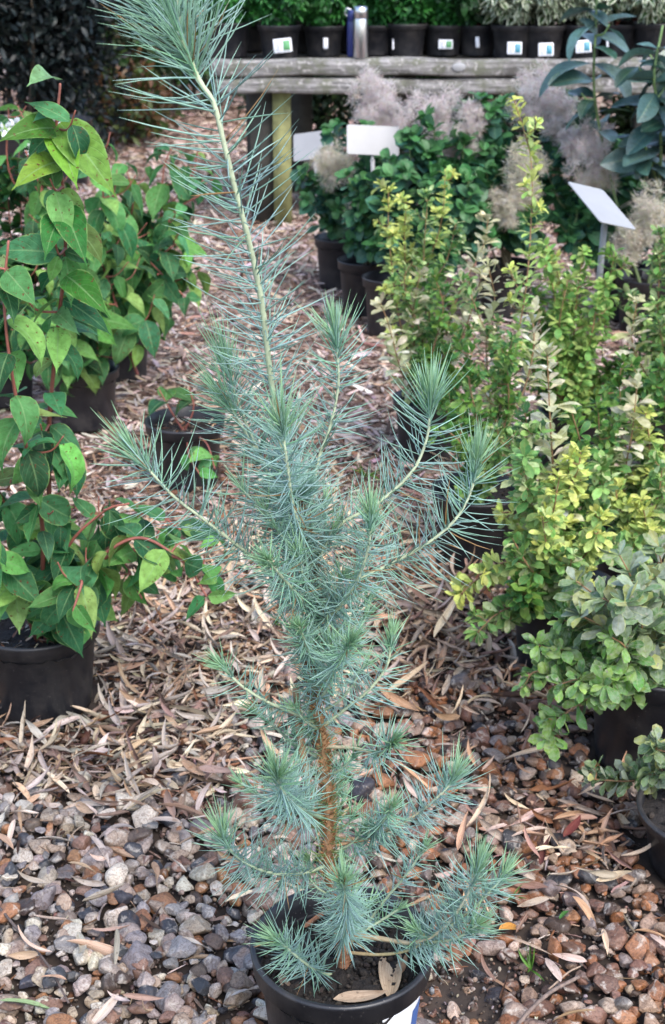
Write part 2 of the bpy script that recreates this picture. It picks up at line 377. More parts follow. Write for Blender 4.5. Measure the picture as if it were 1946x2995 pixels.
def w_lance(v): return .006+.060*max(0, math.sin(math.pi*v**.8))**.8
def w_strip(v): return .07*(.8+.2*math.sin(v*7))*(1 if 0.03 < v < .97 else .5)
T_corn = [leaf_tmpl(10, 6, w_cornus, d, f, wv, tw, s) for s, (d, f, wv, tw) in enumerate([(.9, .25, .10, .2), (1.3, .4, .14, -.3), (.5, .15, .08, .1), (1.7, .3, .12, .4), (.2, .35, .1, -.2)])]
T_obov = [leaf_tmpl(5, 2, w_obov, d, f, 0, tw, s) for s, (d, f, tw) in enumerate([(.4, .3, .1), (.9, .2, -.2), (-.4, .3, .2)])]
T_round = [leaf_tmpl(5, 4, w_round, d, f, .05, tw, s) for s, (d, f, tw) in enumerate([(.4, .2, .1), (.9, .3, -.2), (-.2, .2, .2)])]
T_ell = [leaf_tmpl(4, 2, w_ellip, d, f, 0, tw, s) for s, (d, f, tw) in enumerate([(.4, .3, .1), (.9, .2, -.2), (-.3, .3, .2)])]
T_big = [leaf_tmpl(9, 6, w_ellip, d, f, .08, tw, s) for s, (d, f, tw) in enumerate([(.6, .3, .1), (1.2, .25, -.2), (.2, .35, .3)])]
T_dry = [leaf_tmpl(10, 4, w_lance, d, f, .15, tw, s) for s, (d, f, tw) in enumerate([(.4, .8, .7), (-.9, .9, 1.4), (1.2, .6, -1.2), (-.4, 1.2, -.6), (.15, .5, 2.2), (-1.5, .7, .6)])]
T_strip = [leaf_tmpl(5, 2, w_strip, d, f, .1, tw, s) for s, (d, f, tw) in enumerate([(.3, .5, .4), (-.4, .6, .8), (.2, .3, -.8), (-.1, .9, -.3)])]
T_chip = [leaf_tmpl(2, 1, w_strip, d, f, 0, tw, s) for s, (d, f, tw) in enumerate([(.3, .2, .4), (-.4, .1, .6), (.2, .3, -.6)])]
def pick(acc, tms, pos, D, N, sc, col):
    pos = np.asarray(pos); k = R.integers(0, len(tms), len(pos)); sc = np.asarray(sc, float); col = np.asarray(col, float)
    if col.ndim == 1: col = np.repeat(col[None], len(pos), 0)
    for i, tm in enumerate(tms):
        s = k == i
        if s.any(): acc.inst(tm, pos[s], np.asarray(D)[s], np.asarray(N)[s], sc[s], col[s])
def vary(cols, n, amp=.18, w=None):
    cols = np.asarray(cols, float); c = cols[R.choice(len(cols), n, p=w)]
    c = c*(1+R.normal(0, amp, (n, 1)))*(1+R.normal(0, amp*.25, (n, 3)))
    return np.clip(c, .003, .9)
# ------------------------------------------------------------------ ground
MAINP = G(1001/K, 2758/K, .185); MAINP[2] = 0
POTS = []   # (x, y, radius) footprints
def pot_profile(r, h):
    rb = r*.76
    return [(0, .004), (rb*.96, .004), (rb, .0), (rb+.001, .006), (r*.93-.004, h*.82), (r*.93, h*.835), (r*.955, h*.84), (r*.975, h*.845), (r*.985, h-.006), (r, h-.004), (r, h), (r-.004, h+.0012), (r-.007, h),
            (r-.008, h*.86), (r*.93-.005, h*.8), (rb-.004, .02), (0, .018)]
import bmesh as _bm
_b = _bm.new(); _bm.ops.create_icosphere(_b, subdivisions=1, radius=1); ST_c = (np.array([q_.co[:] for q_ in _b.verts])*[1, .7, .6], np.zeros((0, 4), int), np.array([[q_.index for q_ in f_.verts] for f_ in _b.faces]), np.zeros((12, 2)) if False else np.zeros((len(_b.verts), 2))); _b.free()
def make_pot(parent, cx, cy, r, h, soil_f=.86, col=(1, 1, 1), z0=0):
    a = Acc(); lathe(a, [(p, z+z0) for p, z in pot_profile(r, h)], (cx, cy, 0), 72, squash=R.uniform(-.012, .012)); po = a.build('pot', M['pot'], parent)
    POTS.append((cx, cy, r*.86))
    s = Acc(); ns, nr = 48, 12; rs = (r*.92)*np.linspace(0, 1, nr+1)[1:]
    th = np.linspace(0, 2*np.pi, ns, endpoint=False); v = [[cx, cy, z0+h*soil_f]]
    ph = R.uniform(0, 6, 4)
    for rr_ in rs:
        for a_ in th:
            x, y = rr_*np.cos(a_), rr_*np.sin(a_)
            v.append([cx+x, cy+y, z0+h*soil_f+.004*np.sin(x*70+ph[0])*np.sin(y*80+ph[1])+.003*np.sin(x*190+ph[2])*np.cos(y*170+ph[3])+R.normal(0, .0012)])
    q = []; t = [[0, 1+j, 1+(j+1) % ns] for j in range(ns)]
    for i in range(nr-1):
        for j in range(ns): q.append([1+i*ns+j, 1+(i+1)*ns+j, 1+(i+1)*ns+(j+1) % ns, 1+i*ns+(j+1) % ns])
    s.add(v, q, t, None, (.016, .012, .010))
    nc = 700 if r < .112 and z0 == 0 and POTS[0][0] == cx else 160
    th = R.random(nc)*6.28; rr_ = r*.88*R.random(nc)**.5; pos = np.stack([cx+rr_*np.cos(th), cy+rr_*np.sin(th), np.full(nc, z0+h*soil_f+.002)], 1)
    s.inst(ST_c, pos, R.normal(size=(nc, 3)), R.normal(size=(nc, 3))+[0, 0, .1], np.clip(R.lognormal(-5.7, .4, nc), .0015, .008), vary([(.02, .015, .012), (.045, .034, .026), (.012, .009, .008)], nc, .2))
    s.build('soil', M['soil'], parent)
    return po
g = Acc(); gx = np.concatenate([[-120, -30, -8], np.linspace(-3, 3, 61), [8, 30, 120]]); gy = np.concatenate([[-30, -4], np.linspace(0, 9, 91), [14, 30, 90, 250]])
GX, GY = np.meshgrid(gx, gy, indexing='ij')
def gh(x, y): return .006*np.sin(x*3.1+1)*np.sin(y*2.3)+.004*np.sin(x*9+y*7)
GZ = np.where((np.abs(GX) < 3.1) & (GY > -1) & (GY < 9.1), gh(GX, GY), 0)-.006
m_ = len(gy); i, j = np.meshgrid(np.arange(len(gx)-1), np.arange(m_-1), indexing='ij')
g.add(np.stack([GX, GY, GZ], -1).reshape(-1, 3), np.stack([i*m_+j, (i+1)*m_+j, (i+1)*m_+j+1, i*m_+j+1], -1).reshape(-1, 4))
go = g.build('ground', M['ground']); go['kind'] = 'structure'
# ------------------------------------------------------------------ potted pine (the main plant)
pine = thing('potted_pine', MAINP, 'tall blue-green pine sapling with long soft needles in a black pot, standing in front', 'pine sapling')
make_pot(pine, MAINP[0], MAINP[1], .111, .185, .80)
Y0 = MAINP[1]
# label on the pot's right side
def curved_panel(name, mat, parent, cen, r, z0, z1, a0, a1, taper, col, off=.0015):
    a = Acc(); n = 16; th = np.radians(np.linspace(a0, a1, n)); rows = []
    for k, z in enumerate(np.linspace(z0, z1, 6)):
        rr_ = r-taper*(.185-z)+off
        rows.append(np.stack([cen[0]+rr_*np.cos(th), cen[1]+rr_*np.sin(th), np.full(n, z)], 1))
    v = np.vstack(rows); q = [[k*n+j, k*n+j+1, (k+1)*n+j+1, (k+1)*n+j] for k in range(5) for j in range(n-1)]
    a.add(v, q, None, None, col); return a.build(name, mat, parent)
lab = curved_panel('label', M['paper'], pine, MAINP, .1015, .02, .148, -62, -12, .097, (.8, .8, .82))
curved_panel('label_picture', M['paper'], lab, MAINP, .1015, .04, .125, -30, -14, .097, (.05, .12, .34), .0022)
curved_panel('label_picture', M['paper'], lab, MAINP, .1015, .035, .085, -34, -20, .097, (.10, .22, .16), .0026)
BLUE = np.array([.40, .555, .58]); GREEN = np.array([.30, .56, .33]); LIME = np.array([.46, .68, .32]); PALE = np.array([.54, .70, .62])
def needles(acc, base, D, curl, Ln, r, col0, col1):
    n = len(base); ts = np.array([0, .3, .68, 1.0]); rr_ = np.array([.75, 1, .8, .12])
    D = nrm(D); c = base[:, None]+D[:, None]*(Ln[:, None]*ts)[..., None]+curl[:, None]*(Ln[:, None]*ts**2)[..., None]
    A = perp(D); B = np.cross(D, A); ang = np.array([0, 2.094, 4.189])+0.0
    off = np.cos(ang)[None, :, None]*A[:, None]+np.sin(ang)[None, :, None]*B[:, None]
    v = c[:, :, None]+off[:, None]*(r[:, None]*rr_)[..., None, None]
    q0 = np.array([[i*3+j, i*3+(j+1) % 3, (i+1)*3+(j+1) % 3, (i+1)*3+j] for i in range(3) for j in range(3)])
    q = (q0[None]+(np.arange(n)*12)[:, None, None]).reshape(-1, 4)
    col = col0[:, None]*(1-ts[:, None])+col1[:, None]*ts[:, None]
    acc.add(v.reshape(-1, 3), q, None, None, np.repeat(col.reshape(-1, 3), 3, 0))
def shoot(name, pts, dens, Ln, r0=.0022, r1=.0014, bare=0.0, tip=60, c_stem=((.30, .36, .22), (.38, .48, .34)), green=.25, alpha=(74, 34), tuft=1.0, nr=.00074, sway=0.0, tiplen=1.0, brown=False):
    """one branch: stem tube as the part, its needles as sub-part"""
    Lz = None
    if isinstance(Ln, tuple): Lz = Ln; Ln = 1.0
    elif Ln < .045: Ln *= 1.14
    path = smooth_path([P(x, y, Y0+d) for x, y, d in pts], 7); Ltot = arclen(path)[-1]
    sa = Acc(); tube(sa, path, r0, r1, c_stem[0], c_stem[1], 7, .06)
    br = sa.build(name, M['bark'] if brown else M['stem'], pine)
    n = int(.82*dens*Ltot*100*(1-bare)); s = bare*Ltot+R.random(n)*(Ltot*(1-bare))
    nt_ = int(tip*.8); tl = min(Ltot*.35, .03); s = np.concatenate([s, Ltot-tl*R.random(nt_)**1.6]); n = len(s)
    p, T = sample(path, s); u = s/Ltot
    A = perp(T); B = np.cross(T, A); ph = R.random(n)*2*np.pi
    rad = np.cos(ph)[:, None]*A+np.sin(ph)[:, None]*B
    near = np.clip((s-(Ltot-.035))/.035, 0, 1)
    al = np.radians(alpha[0]+(alpha[1]-alpha[0])*near+R.normal(0, 9, n)); al[-nt_:] = np.radians(np.abs(R.normal(14, 17, nt_)))
    D = T*np.cos(al)[:, None]+rad*np.sin(al)[:, None]+R.normal(0, .05, (n, 3))
    if Lz: Ln = Lz[0]+(Lz[1]-Lz[0])*u
    ln = Ln*(1+R.normal(0, .16, n))*(1-.12*near)*np.where(np.arange(n) >= n-nt_, tiplen*R.uniform(.5, .95, n), 1); ln = np.clip(ln, .006, None)
    curl = T*R.uniform(-.05, .28, n)[:, None]+np.array([0, 0, 1])*R.normal(0.02, .07, n)[:, None]
    g_ = np.clip(green*.7+R.normal(0, .25, n)+near*.65, 0, 1)[:, None]
    c0 = BLUE*(1-g_)+GREEN*g_; c0 = c0*(1+R.normal(0, .14, n))[:, None]
    lim = (near > .75)[:, None]*.55; c0 = c0*(1-lim)+LIME*lim
    c1 = c0*.6+PALE*.25+GREEN*.15
    dead = R.random(n) < .012; c0[dead] = (.40, .22, .09); c1[dead] = (.45, .27, .12)
    na = Acc(); needles(na, p, D, curl, ln, nr*(1+R.normal(0, .12, n)), c0, c1)
    na.build('needles', M['needle'], br); return br, path
BR = (.26, .12, .055); BR2 = (.36, .19, .09)
ta = Acc(); tp = smooth_path([P(x, y, Y0+d) for x, y, d in [(800, 2290, 0), (795, 2180, 0), (778, 2090, .0), (762, 1990, .0), (765, 1900, .0), (756, 1800, .0), (748, 1710, 0), (733, 1620, .0), (722, 1540, .005), (730, 1440, .01), (728, 1350, .01), (712, 1260, .012), (690, 1160, .014)]], 10)
tube(ta, tp, .0082, .0028, (.30, .14, .075), (.36, .24, .11), 12, .16)
# flaking bark plates and dead needle stubs low on the trunk
nn = 1500; s_ = R.random(nn)*.66; pp, TT = sample(tp, s_); A_ = perp(TT); B_ = np.cross(TT, A_); ph = R.random(nn)*6.28
rd = np.cos(ph)[:, None]*A_+np.sin(ph)[:, None]*B_
needles(ta, pp+rd*.004, TT*.75+rd*.6, rd*.1, R.uniform(.005, .012, nn), R.uniform(.0006, .0014, nn), vary([(.36, .14, .045), (.48, .24, .10), (.22, .09, .045)], nn), vary([(.46, .24, .10)], nn))
trunk = ta.build('trunk', M['bark'], pine)
def sh(pts, **k): return shoot('branch', pts, **k)
# old green-yellow needles along the trunk
na = Acc(); nn = 2100; s_ = .16+R.random(nn)**.8*.72; s_ = np.where((s_ > .28) & (s_ < .46) & (R.random(nn) < .5), s_+.3, s_); pp, TT = sample(tp, s_); A_ = perp(TT); B_ = np.cross(TT, A_); ph = R.random(nn)*6.28
rd = np.cos(ph)[:, None]*A_+np.sin(ph)[:, None]*B_; yg = np.clip(1-(s_-.16)/.45, 0, 1)[:, None]
cc = (np.array([.24, .34, .09])*yg+(BLUE*.55+GREEN*.45)*(1-yg))*(1+R.normal(0, .2, (nn, 1)))
needles(na, pp, TT*R.uniform(.2, 1.0, (nn, 1))+rd, rd*.05+np.array([0, 0, .08]), R.uniform(.018, .038, nn), np.full(nn, .00046), cc, cc)
na.build('needles', M['needle'], trunk)
sh([(688, 1600, .012), (697, 1700, .008), (712, 1800, .004), (735, 1920, .0)][::-1], dens=1.2, Ln=.02, tip=4, r0=.0052, r1=.0042, c_stem=(BR2, (.42, .26, .15)), brown=True)
# leader
CREAM = ((.38, .44, .27), (.48, .54, .37))
sh([(700, 1210, .015), (668, 1090, .02), (645, 980, .02), (630, 880, .018), (620, 800, .012), (608, 700, .005), (588, 600, 0), (566, 510, -.01), (542, 420, -.015), (520, 330, -.02), (497, 240, -.02), (463, 185, -.02), (435, 110, -.015), (412, 20, -.01), (400, -60, -.01)], dens=8.5, Ln=(.050, .082), tip=60, r0=.0036, r1=.0022, c_stem=CREAM, green=.35, alpha=(68, 44), nr=.00082)
sh([(463, 190, -.02), (440, 130, -.02), (410, 70, -.02), (378, 10, -.015), (350, -50, -.01)], dens=34, Ln=.062, tip=150, r0=.0024, r1=.0016, c_stem=CREAM, green=.9, alpha=(44, 22), nr=.0007)
# upper whorl
sh([(712, 1290, .0), (700, 1240, -.03), (680, 1170, -.05), (668, 1080, -.06), (658, 1010, -.065), (655, 985, -.066)], dens=15, Ln=.0449, tip=95, c_stem=CREAM, green=.35)
sh([(716, 1290, .02), (722, 1170, .05), (740, 1070, .07), (768, 990, .08), (786, 900, .085), (785, 830, .085), (780, 775, .085)], dens=11, Ln=.042, tip=110, c_stem=CREAM, green=.45, tiplen=1.15)
sh([(730, 1290, .0), (790, 1220, .0), (860, 1180, .0), (920, 1135, .01), (965, 1085, .015), (992, 1020, .02), (1000, 950, .02), (1000, 925, .02)], dens=10, Ln=.0449, tip=130, c_stem=CREAM, green=.45, tiplen=1.15)
sh([(735, 1420, .0), (830, 1350, .0), (920, 1305, .01), (1000, 1258, .01), (1060, 1205, .015), (1095, 1140, .02), (1108, 1075, .02)], dens=10.5, Ln=.0449, tip=110, c_stem=CREAM, green=.45, tiplen=1.15)
sh([(722, 1400, .0), (650, 1345, -.005), (575, 1285, -.01), (480, 1212, -.02), (400, 1150, -.025), (345, 1090, -.03), (312, 1050, -.03)], dens=10, Ln=.0449, tip=110, c_stem=CREAM, green=.5)
sh([(705, 1270, .03), (650, 1160, .05), (610, 1070, .06), (575, 990, .07), (548, 920, .075), (528, 850, .08)], dens=12, Ln=.0449, tip=130, c_stem=CREAM, green=.55, tiplen=1.15)
sh([(700, 1250, .03), (640, 1130, .05), (590, 1040, .06), (545, 960, .06), (520, 925, .06)], dens=8, Ln=.0449, tip=90, c_stem=CREAM, green=.7)
sh([(740, 1450, .0), (790, 1410, -.03), (830, 1350, -.05), (852, 1290, -.06), (862, 1230, -.065), (862, 1195, -.066)], dens=13, Ln=.034, tip=90, c_stem=CREAM, green=.6)
sh([(722, 1420, .0), (690, 1380, -.04), (655, 1340, -.08), (622, 1300, -.11)], dens=12, Ln=.030, tip=80, c_stem=CREAM, green=.75)
sh([(735, 1600, .0), (765, 1570, -.04), (795, 1530, -.08), (815, 1490, -.11)], dens=13, Ln=.030, tip=85, c_stem=CREAM, green=.75)
sh([(745, 1690, .0), (800, 1650, .0), (860, 1600, .0), (900, 1545, .0), (910, 1480, .0)], dens=10, Ln=.030, tip=75, c_stem=CREAM, green=.5)
sh([(740, 1690, .0), (690, 1660, -.01), (620, 1630, -.015), (560, 1592, -.02), (515, 1545, -.02)], dens=9.5, Ln=.026, tip=70, c_stem=CREAM, green=.6)
sh([(728, 1540, .0), (712, 1500, -.04), (695, 1455, -.07)], dens=13, Ln=.026, tip=70, c_stem=CREAM, green=.8)
sh([(730, 1800, .02), (690, 1740, .03), (640, 1690, .03), (592, 1650, .03)], dens=9, Ln=.024, tip=50, green=.8)
sh([(755, 1735, .0), (820, 1738, -.02), (880, 1750, -.05), (915, 1722, -.08)], dens=12, Ln=.034, tip=110, bare=.45, c_stem=((.5, .42, .28), (.5, .5, .3)), green=.45)
sh([(750, 1900, .0), (710, 1885, -.05), (675, 1860, -.09), (650, 1826, -.12), (645, 1800, -.13)], dens=20, Ln=.041, tip=120, bare=.2, green=.45, r0=.003)
sh([(745, 1880, .02), (670, 1870, .02), (610, 1850, .02), (560, 1820, .02)], dens=9, Ln=.022, tip=50, green=.7)
sh([(762, 2010, .0), (700, 2030, -.02), (640, 2030, -.04), (580, 2010, -.05), (535, 1975, -.055), (515, 1935, -.055)], dens=20, Ln=.037, tip=90, bare=.15, green=.35)
sh([(770, 1965, .0), (850, 1950, .0), (920, 1920, -.01), (985, 1880, -.01), (1035, 1835, -.01), (1058, 1800, -.01)], dens=18, Ln=.036, tip=80, bare=.12, green=.15, c_stem=(BR2, (.4, .48, .34)))
sh([(860, 1945, -.0), (890, 1910, -.03), (912, 1872, -.05)], dens=14, Ln=.026, tip=60, green=.6)
sh([(795, 2215, .0), (850, 2150, .03), (900, 2085, .04), (950, 2025, .04), (988, 1965, .04)], dens=9, Ln=.024, tip=45, bare=.12, green=.35)
sh([(800, 2170, .0), (880, 2180, -.03), (960, 2190, -.05), (1020, 2165, -.06), (1065, 2115, -.065), (1095, 2060, -.07), (1110, 2015, -.07)], dens=18, Ln=.039, tip=100, bare=.38, green=.3, c_stem=((.45, .30, .16), (.5, .55, .42)), r0=.0034)
sh([(800, 2212, .0), (880, 2218, -.03), (950, 2208, -.05), (990, 2180, -.055), (965, 2160, -.06)], dens=12, Ln=.026, tip=60, bare=.5, green=.4, c_stem=((.45, .30, .16), (.4, .42, .22)))
sh([(1050, 2150, -.065), (1100, 2110, -.06), (1150, 2060, -.06), (1172, 2030, -.06)], dens=15, Ln=.032, tip=70, green=.35)
sh([(1000, 2190, -.055), (1060, 2180, -.07), (1110, 2150, -.08)], dens=14, Ln=.033, tip=60, green=.35)
sh([(795, 2200, .0), (800, 2165, -.05), (808, 2110, -.09), (800, 2066, -.12), (798, 2045, -.13)], dens=22, Ln=.033, tip=130, bare=.2, green=.35, r0=.003)
sh([(795, 2262, .0), (750, 2262, -.02), (705, 2235, -.045), (665, 2200, -.06), (640, 2180, -.065)], dens=18, Ln=.033, tip=80, bare=.25, green=.4)
sh([(800, 2190, .0), (850, 2160, .01), (900, 2130, .02), (930, 2110, .02)], dens=7, Ln=.02, tip=20, green=.9)
# short inner shoots that fill the middle of the plant
for k in range(20):
    f = k/19; sy = 1180+f*440; s0 = 706+28*math.sin(k*1.1)*.4+f*28; ang = R.uniform(0, 6.28); ln_ = R.uniform(70, 165)*(1 if f < .7 else .8)
    dx, dz = math.cos(ang)*ln_, math.sin(ang)*.06
    sh([(s0, sy+60, 0), (s0+dx*.5, sy+25, dz*.6), (s0+dx, sy-20-R.uniform(0, 40), dz)], dens=6.5, Ln=.031 if f < .6 else .026, tip=22, green=R.uniform(.0, .6), r0=.0018, r1=.0011)
for k in range(14):
    f = k/13; sy = 1660+f*460; s0 = 750+f*40; ang = R.uniform(-.5, 3.64); dx, dz = math.cos(ang)*75, math.sin(ang)*.05
    sh([(s0, sy+40, 0), (s0+dx*.6, sy+15, dz*.6), (s0+dx, sy-20, dz)], dens=8, Ln=.023, tip=20, green=R.uniform(.6, 1.0), r0=.0016, r1=.001)
# dead leaves lying on the pot's soil
def fallen(name, cen, D, N, ln, wd, col, label, cat='fallen leaf', group=None, tm=0, mat='litter_i'):
    a = Acc(); tv, tq, tt, tuv = T_dry[tm]; tv = tv.copy(); a.add(tv*[ln*wd, ln, ln], tq, tt if len(tt) else None, tuv)
    o = a.build(name, M[mat]); D = nrm(np.asarray(D, float)); X = nrm(np.cross(D, N)); N2 = np.cross(X, D)
    from mathutils import Matrix
    mt = Matrix(((X[0], D[0], N2[0], cen[0]), (X[1], D[1], N2[1], cen[1]), (X[2], D[2], N2[2], cen[2]), (0, 0, 0, 1)))
    o.matrix_world = mt; o.color = (*[float(c) for c in col], 1); tag(o, label, cat, group); return o
SZ = .185*.78
for a_, b_, wd, c_, tm, lab_ in [((905, 2320), (925, 2170), 2.0, (.50, .38, .26), 0, 'broad tan dry leaf standing against the right inside wall of the front pot'),
                    ((775, 2322), (900, 2318), 1.7, (.46, .36, .27), 3, 'long tan dry leaf lying on the soil at the front of the pine pot'),
                    ((648, 2262), (700, 2325), 1.5, (.28, .20, .15), 2, 'narrow brown dry leaf on the soil at the left front of the pine pot'),
                    ((705, 2155), (775, 2130), 1.9, (.45, .22, .12), 1, 'rusty orange curled leaf on soil behind the small lower left shoot'),
                    ((935, 2260), (950, 2220), 1.7, (.30, .20, .13), 5, 'small brown leaf leaning on the right wall inside the pine pot')]:
    p0 = G(*a_, SZ+.008); p1 = G(*b_, SZ+.012)
    fallen('dry_leaf', p0, p1-p0, np.array([0, -.2, 1]), np.linalg.norm(p1-p0)*1.05, wd, c_, lab_, tm=tm)
# ------------------------------------------------------------------ generic shrub builders
def twig_set(base, tips, y_jit=0.0): pass
def shrub(root, stems, leaf, mat, size, cols, spacing=.02, per=2, up=.3, droop=-.1, side=None, stemc=((.2, .05, .04), (.25, .1, .06)), r=(.004, .0016), start=.2, smat='stem', jit=.2, grow=None, amp=.18, bunch=0.0, name='stem', aspect=1.0, fname='foliage'):
    """stems: world paths. Leaves go out at nodes; `side` = (n, length, start) adds side twigs."""
    fol = Acc()
    def leaves(path, start, sz, gcol=None):
        Lt = arclen(path)[-1]; s = np.arange(start*Lt, Lt, spacing)
        if len(s) == 0: return
        s = s+R.normal(0, spacing*.25, len(s)); s = np.repeat(s, per); k = np.arange(len(s))
        p, T = sample(path, s); A = perp(T); B = np.cross(T, A)
        ph = (k//per)*(math.pi/2+.35)+(k % per)*(2*math.pi/per)+R.normal(0, .35, len(s))
        rad = np.cos(ph)[:, None]*A+np.sin(ph)[:, None]*B
        D = rad*1.0+T*up+np.array([0, 0, droop])+R.normal(0, jit, (len(s), 3))
        N = T*.6+np.array([0, -.15, .8])+R.normal(0, .3, (len(s), 3))
        u = s/Lt; sc = sz*(1-.35*np.clip((u-.75)/.25, 0, 1))*(1+R.normal(0, .2, len(s))); sc = np.clip(sc, sz*.35, sz*1.5)
        c = vary(cols, len(s), amp*(1.4 if mat == 'cornus' else 1))
        if grow is not None: f = np.clip((u-.55)/.45, 0, 1)[:, None]; c = c*(1-f)+np.asarray(grow)*f*(1+R.normal(0, .12, (len(s), 1)))
        S3 = np.stack([sc*aspect, sc, sc], 1)
        pick(fol, leaf, p+nrm(D)*.003, D, N, S3, np.clip(c, .004, .85))
        # leaf tuft at the tip
        if bunch:
            nb = int(bunch); q, T2 = p[-1:], T[-1:]; A, B = perp(T2), np.cross(T2, perp(T2)); ph = R.random(nb)*6.28
            D = np.cos(ph)[:, None]*A+np.sin(ph)[:, None]*B+T2*R.uniform(.2, 1.2, (nb, 1)); sc = sz*R.uniform(.5, .95, nb)
            c = vary(cols if grow is None else [grow], nb, amp)
            pick(fol, leaf, np.repeat(path[-1:], nb, 0), D, np.array([0, -.2, 1])+R.normal(0, .3, (nb, 3)), np.stack([sc*aspect, sc, sc], 1), c)
    for st in stems:
        path = smooth_path(st, 7) if len(st) < 12 else np.asarray(st)
        sa = Acc(); tube(sa, path, r[0], r[1], stemc[0], stemc[1], 6, .05)
        leaves(path, start, size)
        if side:
            n_, ln_, s0 = side[:3]; Lt = arclen(path)[-1]
            for sidx in range(n_):
                s = Lt*(s0+(1-s0)*(sidx+R.random())/n_)
                q, T = sample(path, np.array([s])); ph = R.random()*6.28; A = perp(T); B = np.cross(T, A)
                d = (np.cos(ph)*A+np.sin(ph)*B)[0]; l = ln_*R.uniform(.5, 1.2)*(1-.5*s/Lt)
                e = np.array([q[0], q[0]+d*l*.5+np.array([0, 0, .1*l]), q[0]+d*l*.8+T[0]*l*.25+np.array([0, 0, .25*l+side[3]*l if len(side) > 3 else .25*l])])
                sp_ = smooth_path(e, 5); tube(sa, sp_, r[1]*1.1, r[1]*.6, stemc[1], stemc[1], 5)
                leaves(sp_, .1, size*.9)
        sa.build(name, M[smat], root)
    return fol.build(fname, M[mat], root)
def S(pts): return [P(*p) for p in pts]
# ------------------------------------------------------------------ dogwoods at left
DG = [L(104, 170, 98)*.74, L(88, 154, 98)*.72, L(122, 184, 98)*.76, L(68, 134, 88)*.6, L(150, 192, 104)*.74, L(80, 144, 92)*.6]
DGR = L(150, 195, 80)*.5
REDST = ((.16, .045, .035), (.30, .10, .07))
pa = G(100, 1600, .03); pa[1] = 2.20; pa[2] = 0; pa[0] = P(100, 1600, 2.2)[0]
d1 = thing('potted_dogwood', pa, 'big-leaved dogwood with dark red stems in the black pot at the left edge', 'shrub', 'dogwood shrubs on the left')
make_pot(d1, pa[0], pa[1], .115, .17, .8)
yb = 2.2
shrub(d1, [S([(110, 1500, yb), (115, 1220, 2.15), (114, 1000, 2.1), (135, 760, 2.05), (152, 600, 2.02), (148, 450, 2.0), (132, 320, 1.98), (140, 195, 1.98)])], T_corn, 'cornus', .072, DG, spacing=.042, per=2, up=.1, droop=-.45, stemc=REDST, r=(.0055, .002), start=.12, side=(8, .13, .12), aspect=.95)
shrub(d1, [S([(90, 1500, yb), (70, 1300, 2.15), (20, 1180, 2.1), (-60, 1060, 2.05), (-120, 900, 2.0)]), S([(95, 1510, yb), (30, 1350, 2.1), (-20, 1290, 2.0), (-60, 1250, 1.95)]),
           S([(105, 1500, yb), (170, 1380, 2.1), (240, 1290, 2.05), (330, 1250, 2.05), (430, 1310, 2.02), (480, 1385, 2.0)]),
           S([(100, 1500, yb), (150, 1400, 2.05), (190, 1350, 1.98), (170, 1420, 1.95)]),
           S([(112, 1500, yb), (180, 1330, 2.15), (270, 1290, 2.15), (330, 1390, 2.1)]), S([(112, 1500, yb), (240, 1300, 2.12), (380, 1290, 2.08), (500, 1330, 2.05)]), S([(112, 1500, yb), (220, 1260, 2.2), (340, 1190, 2.2), (420, 1230, 2.15)]),
           S([(112, 1500, yb), (150, 1290, 2.1), (240, 1190, 2.1), (300, 1170, 2.1)]),
           S([(90, 1500, yb), (100, 1250, 2.05), (70, 1080, 1.95), (30, 880, 1.9), (10, 700, 1.9), (20, 560, 1.9)])], T_corn, 'cornus', .086, DG, spacing=.05, per=2, up=.1, droop=-.55, stemc=REDST, r=(.005, .0018), start=.35, side=(3, .09, .3), fname='foliage')
# the bright pair of young leaves at the top
yl = Acc()
for a_, b_, c_ in [((140, 285), (240, 440), L(150, 205, 90)*.55), ((140, 375), (55, 435), L(165, 210, 80)*.55), ((140, 300), (30, 330), L(110, 170, 70)*.5), ((135, 300), (160, 420), L(140, 200, 70)*.7), ((130, 185), (85, 190), L(150, 200, 140)*.7), ((150, 480), (180, 600), L(70, 150, 70)*.6), ((145, 500), (110, 590), L(70, 150, 70)*.6), ((155, 640), (220, 730), L(80, 150, 60)*.6)]:
    p0, p1 = P(*a_, 1.98), P(*b_, 1.90); yl.inst(T_corn[0], [p0], [p1-p0+np.array([0, 0, .03])], [np.array([0, -.75, .6])], np.array([[.82, 1, 1]])*np.linalg.norm(p1-p0)*1.08, c_)
yl.build('young_leaves', M['cornus'], d1)
def potted(name, sx, sy, r, h, label, cat, group, soil=.82, Y=None):
    """a pot whose base centre stands where the photograph shows (sx, sy) on the ground"""
    p = G(sx, sy); root = thing(name, p, label, cat, group); make_pot(root, p[0], p[1], r, h, soil); return root, p
d2, p2 = potted('potted_dogwood', 436, 1118, .104, .17, 'small low dogwood with few leaves in the pot between the pine and the other dogwoods', 'shrub', 'dogwood shrubs on the left')
Yb = p2[1]
shrub(d2, [S([(425, 1000, Yb), (395, 950, Yb-.0), (370, 905, Yb-.0)]), S([(430, 1000, Yb), (450, 950, Yb), (440, 900, Yb)]), S([(440, 1005, Yb), (480, 1030, Yb-.15), (500, 1090, Yb-.22)]), S([(435, 1005, Yb), (440, 1060, Yb-.2), (470, 1110, Yb-.25)])],
      T_corn, 'cornus', .075, DG[:4], spacing=.06, per=2, up=.5, droop=.05, stemc=REDST, r=(.003, .0015), start=.72)
d3, p3 = potted('potted_dogwood', 205, 985, .10, .17, 'tall leafy dogwood in the black pot behind the long red stem of the nearest dogwood', 'shrub', 'dogwood shrubs on the left')
Yb = p3[1]
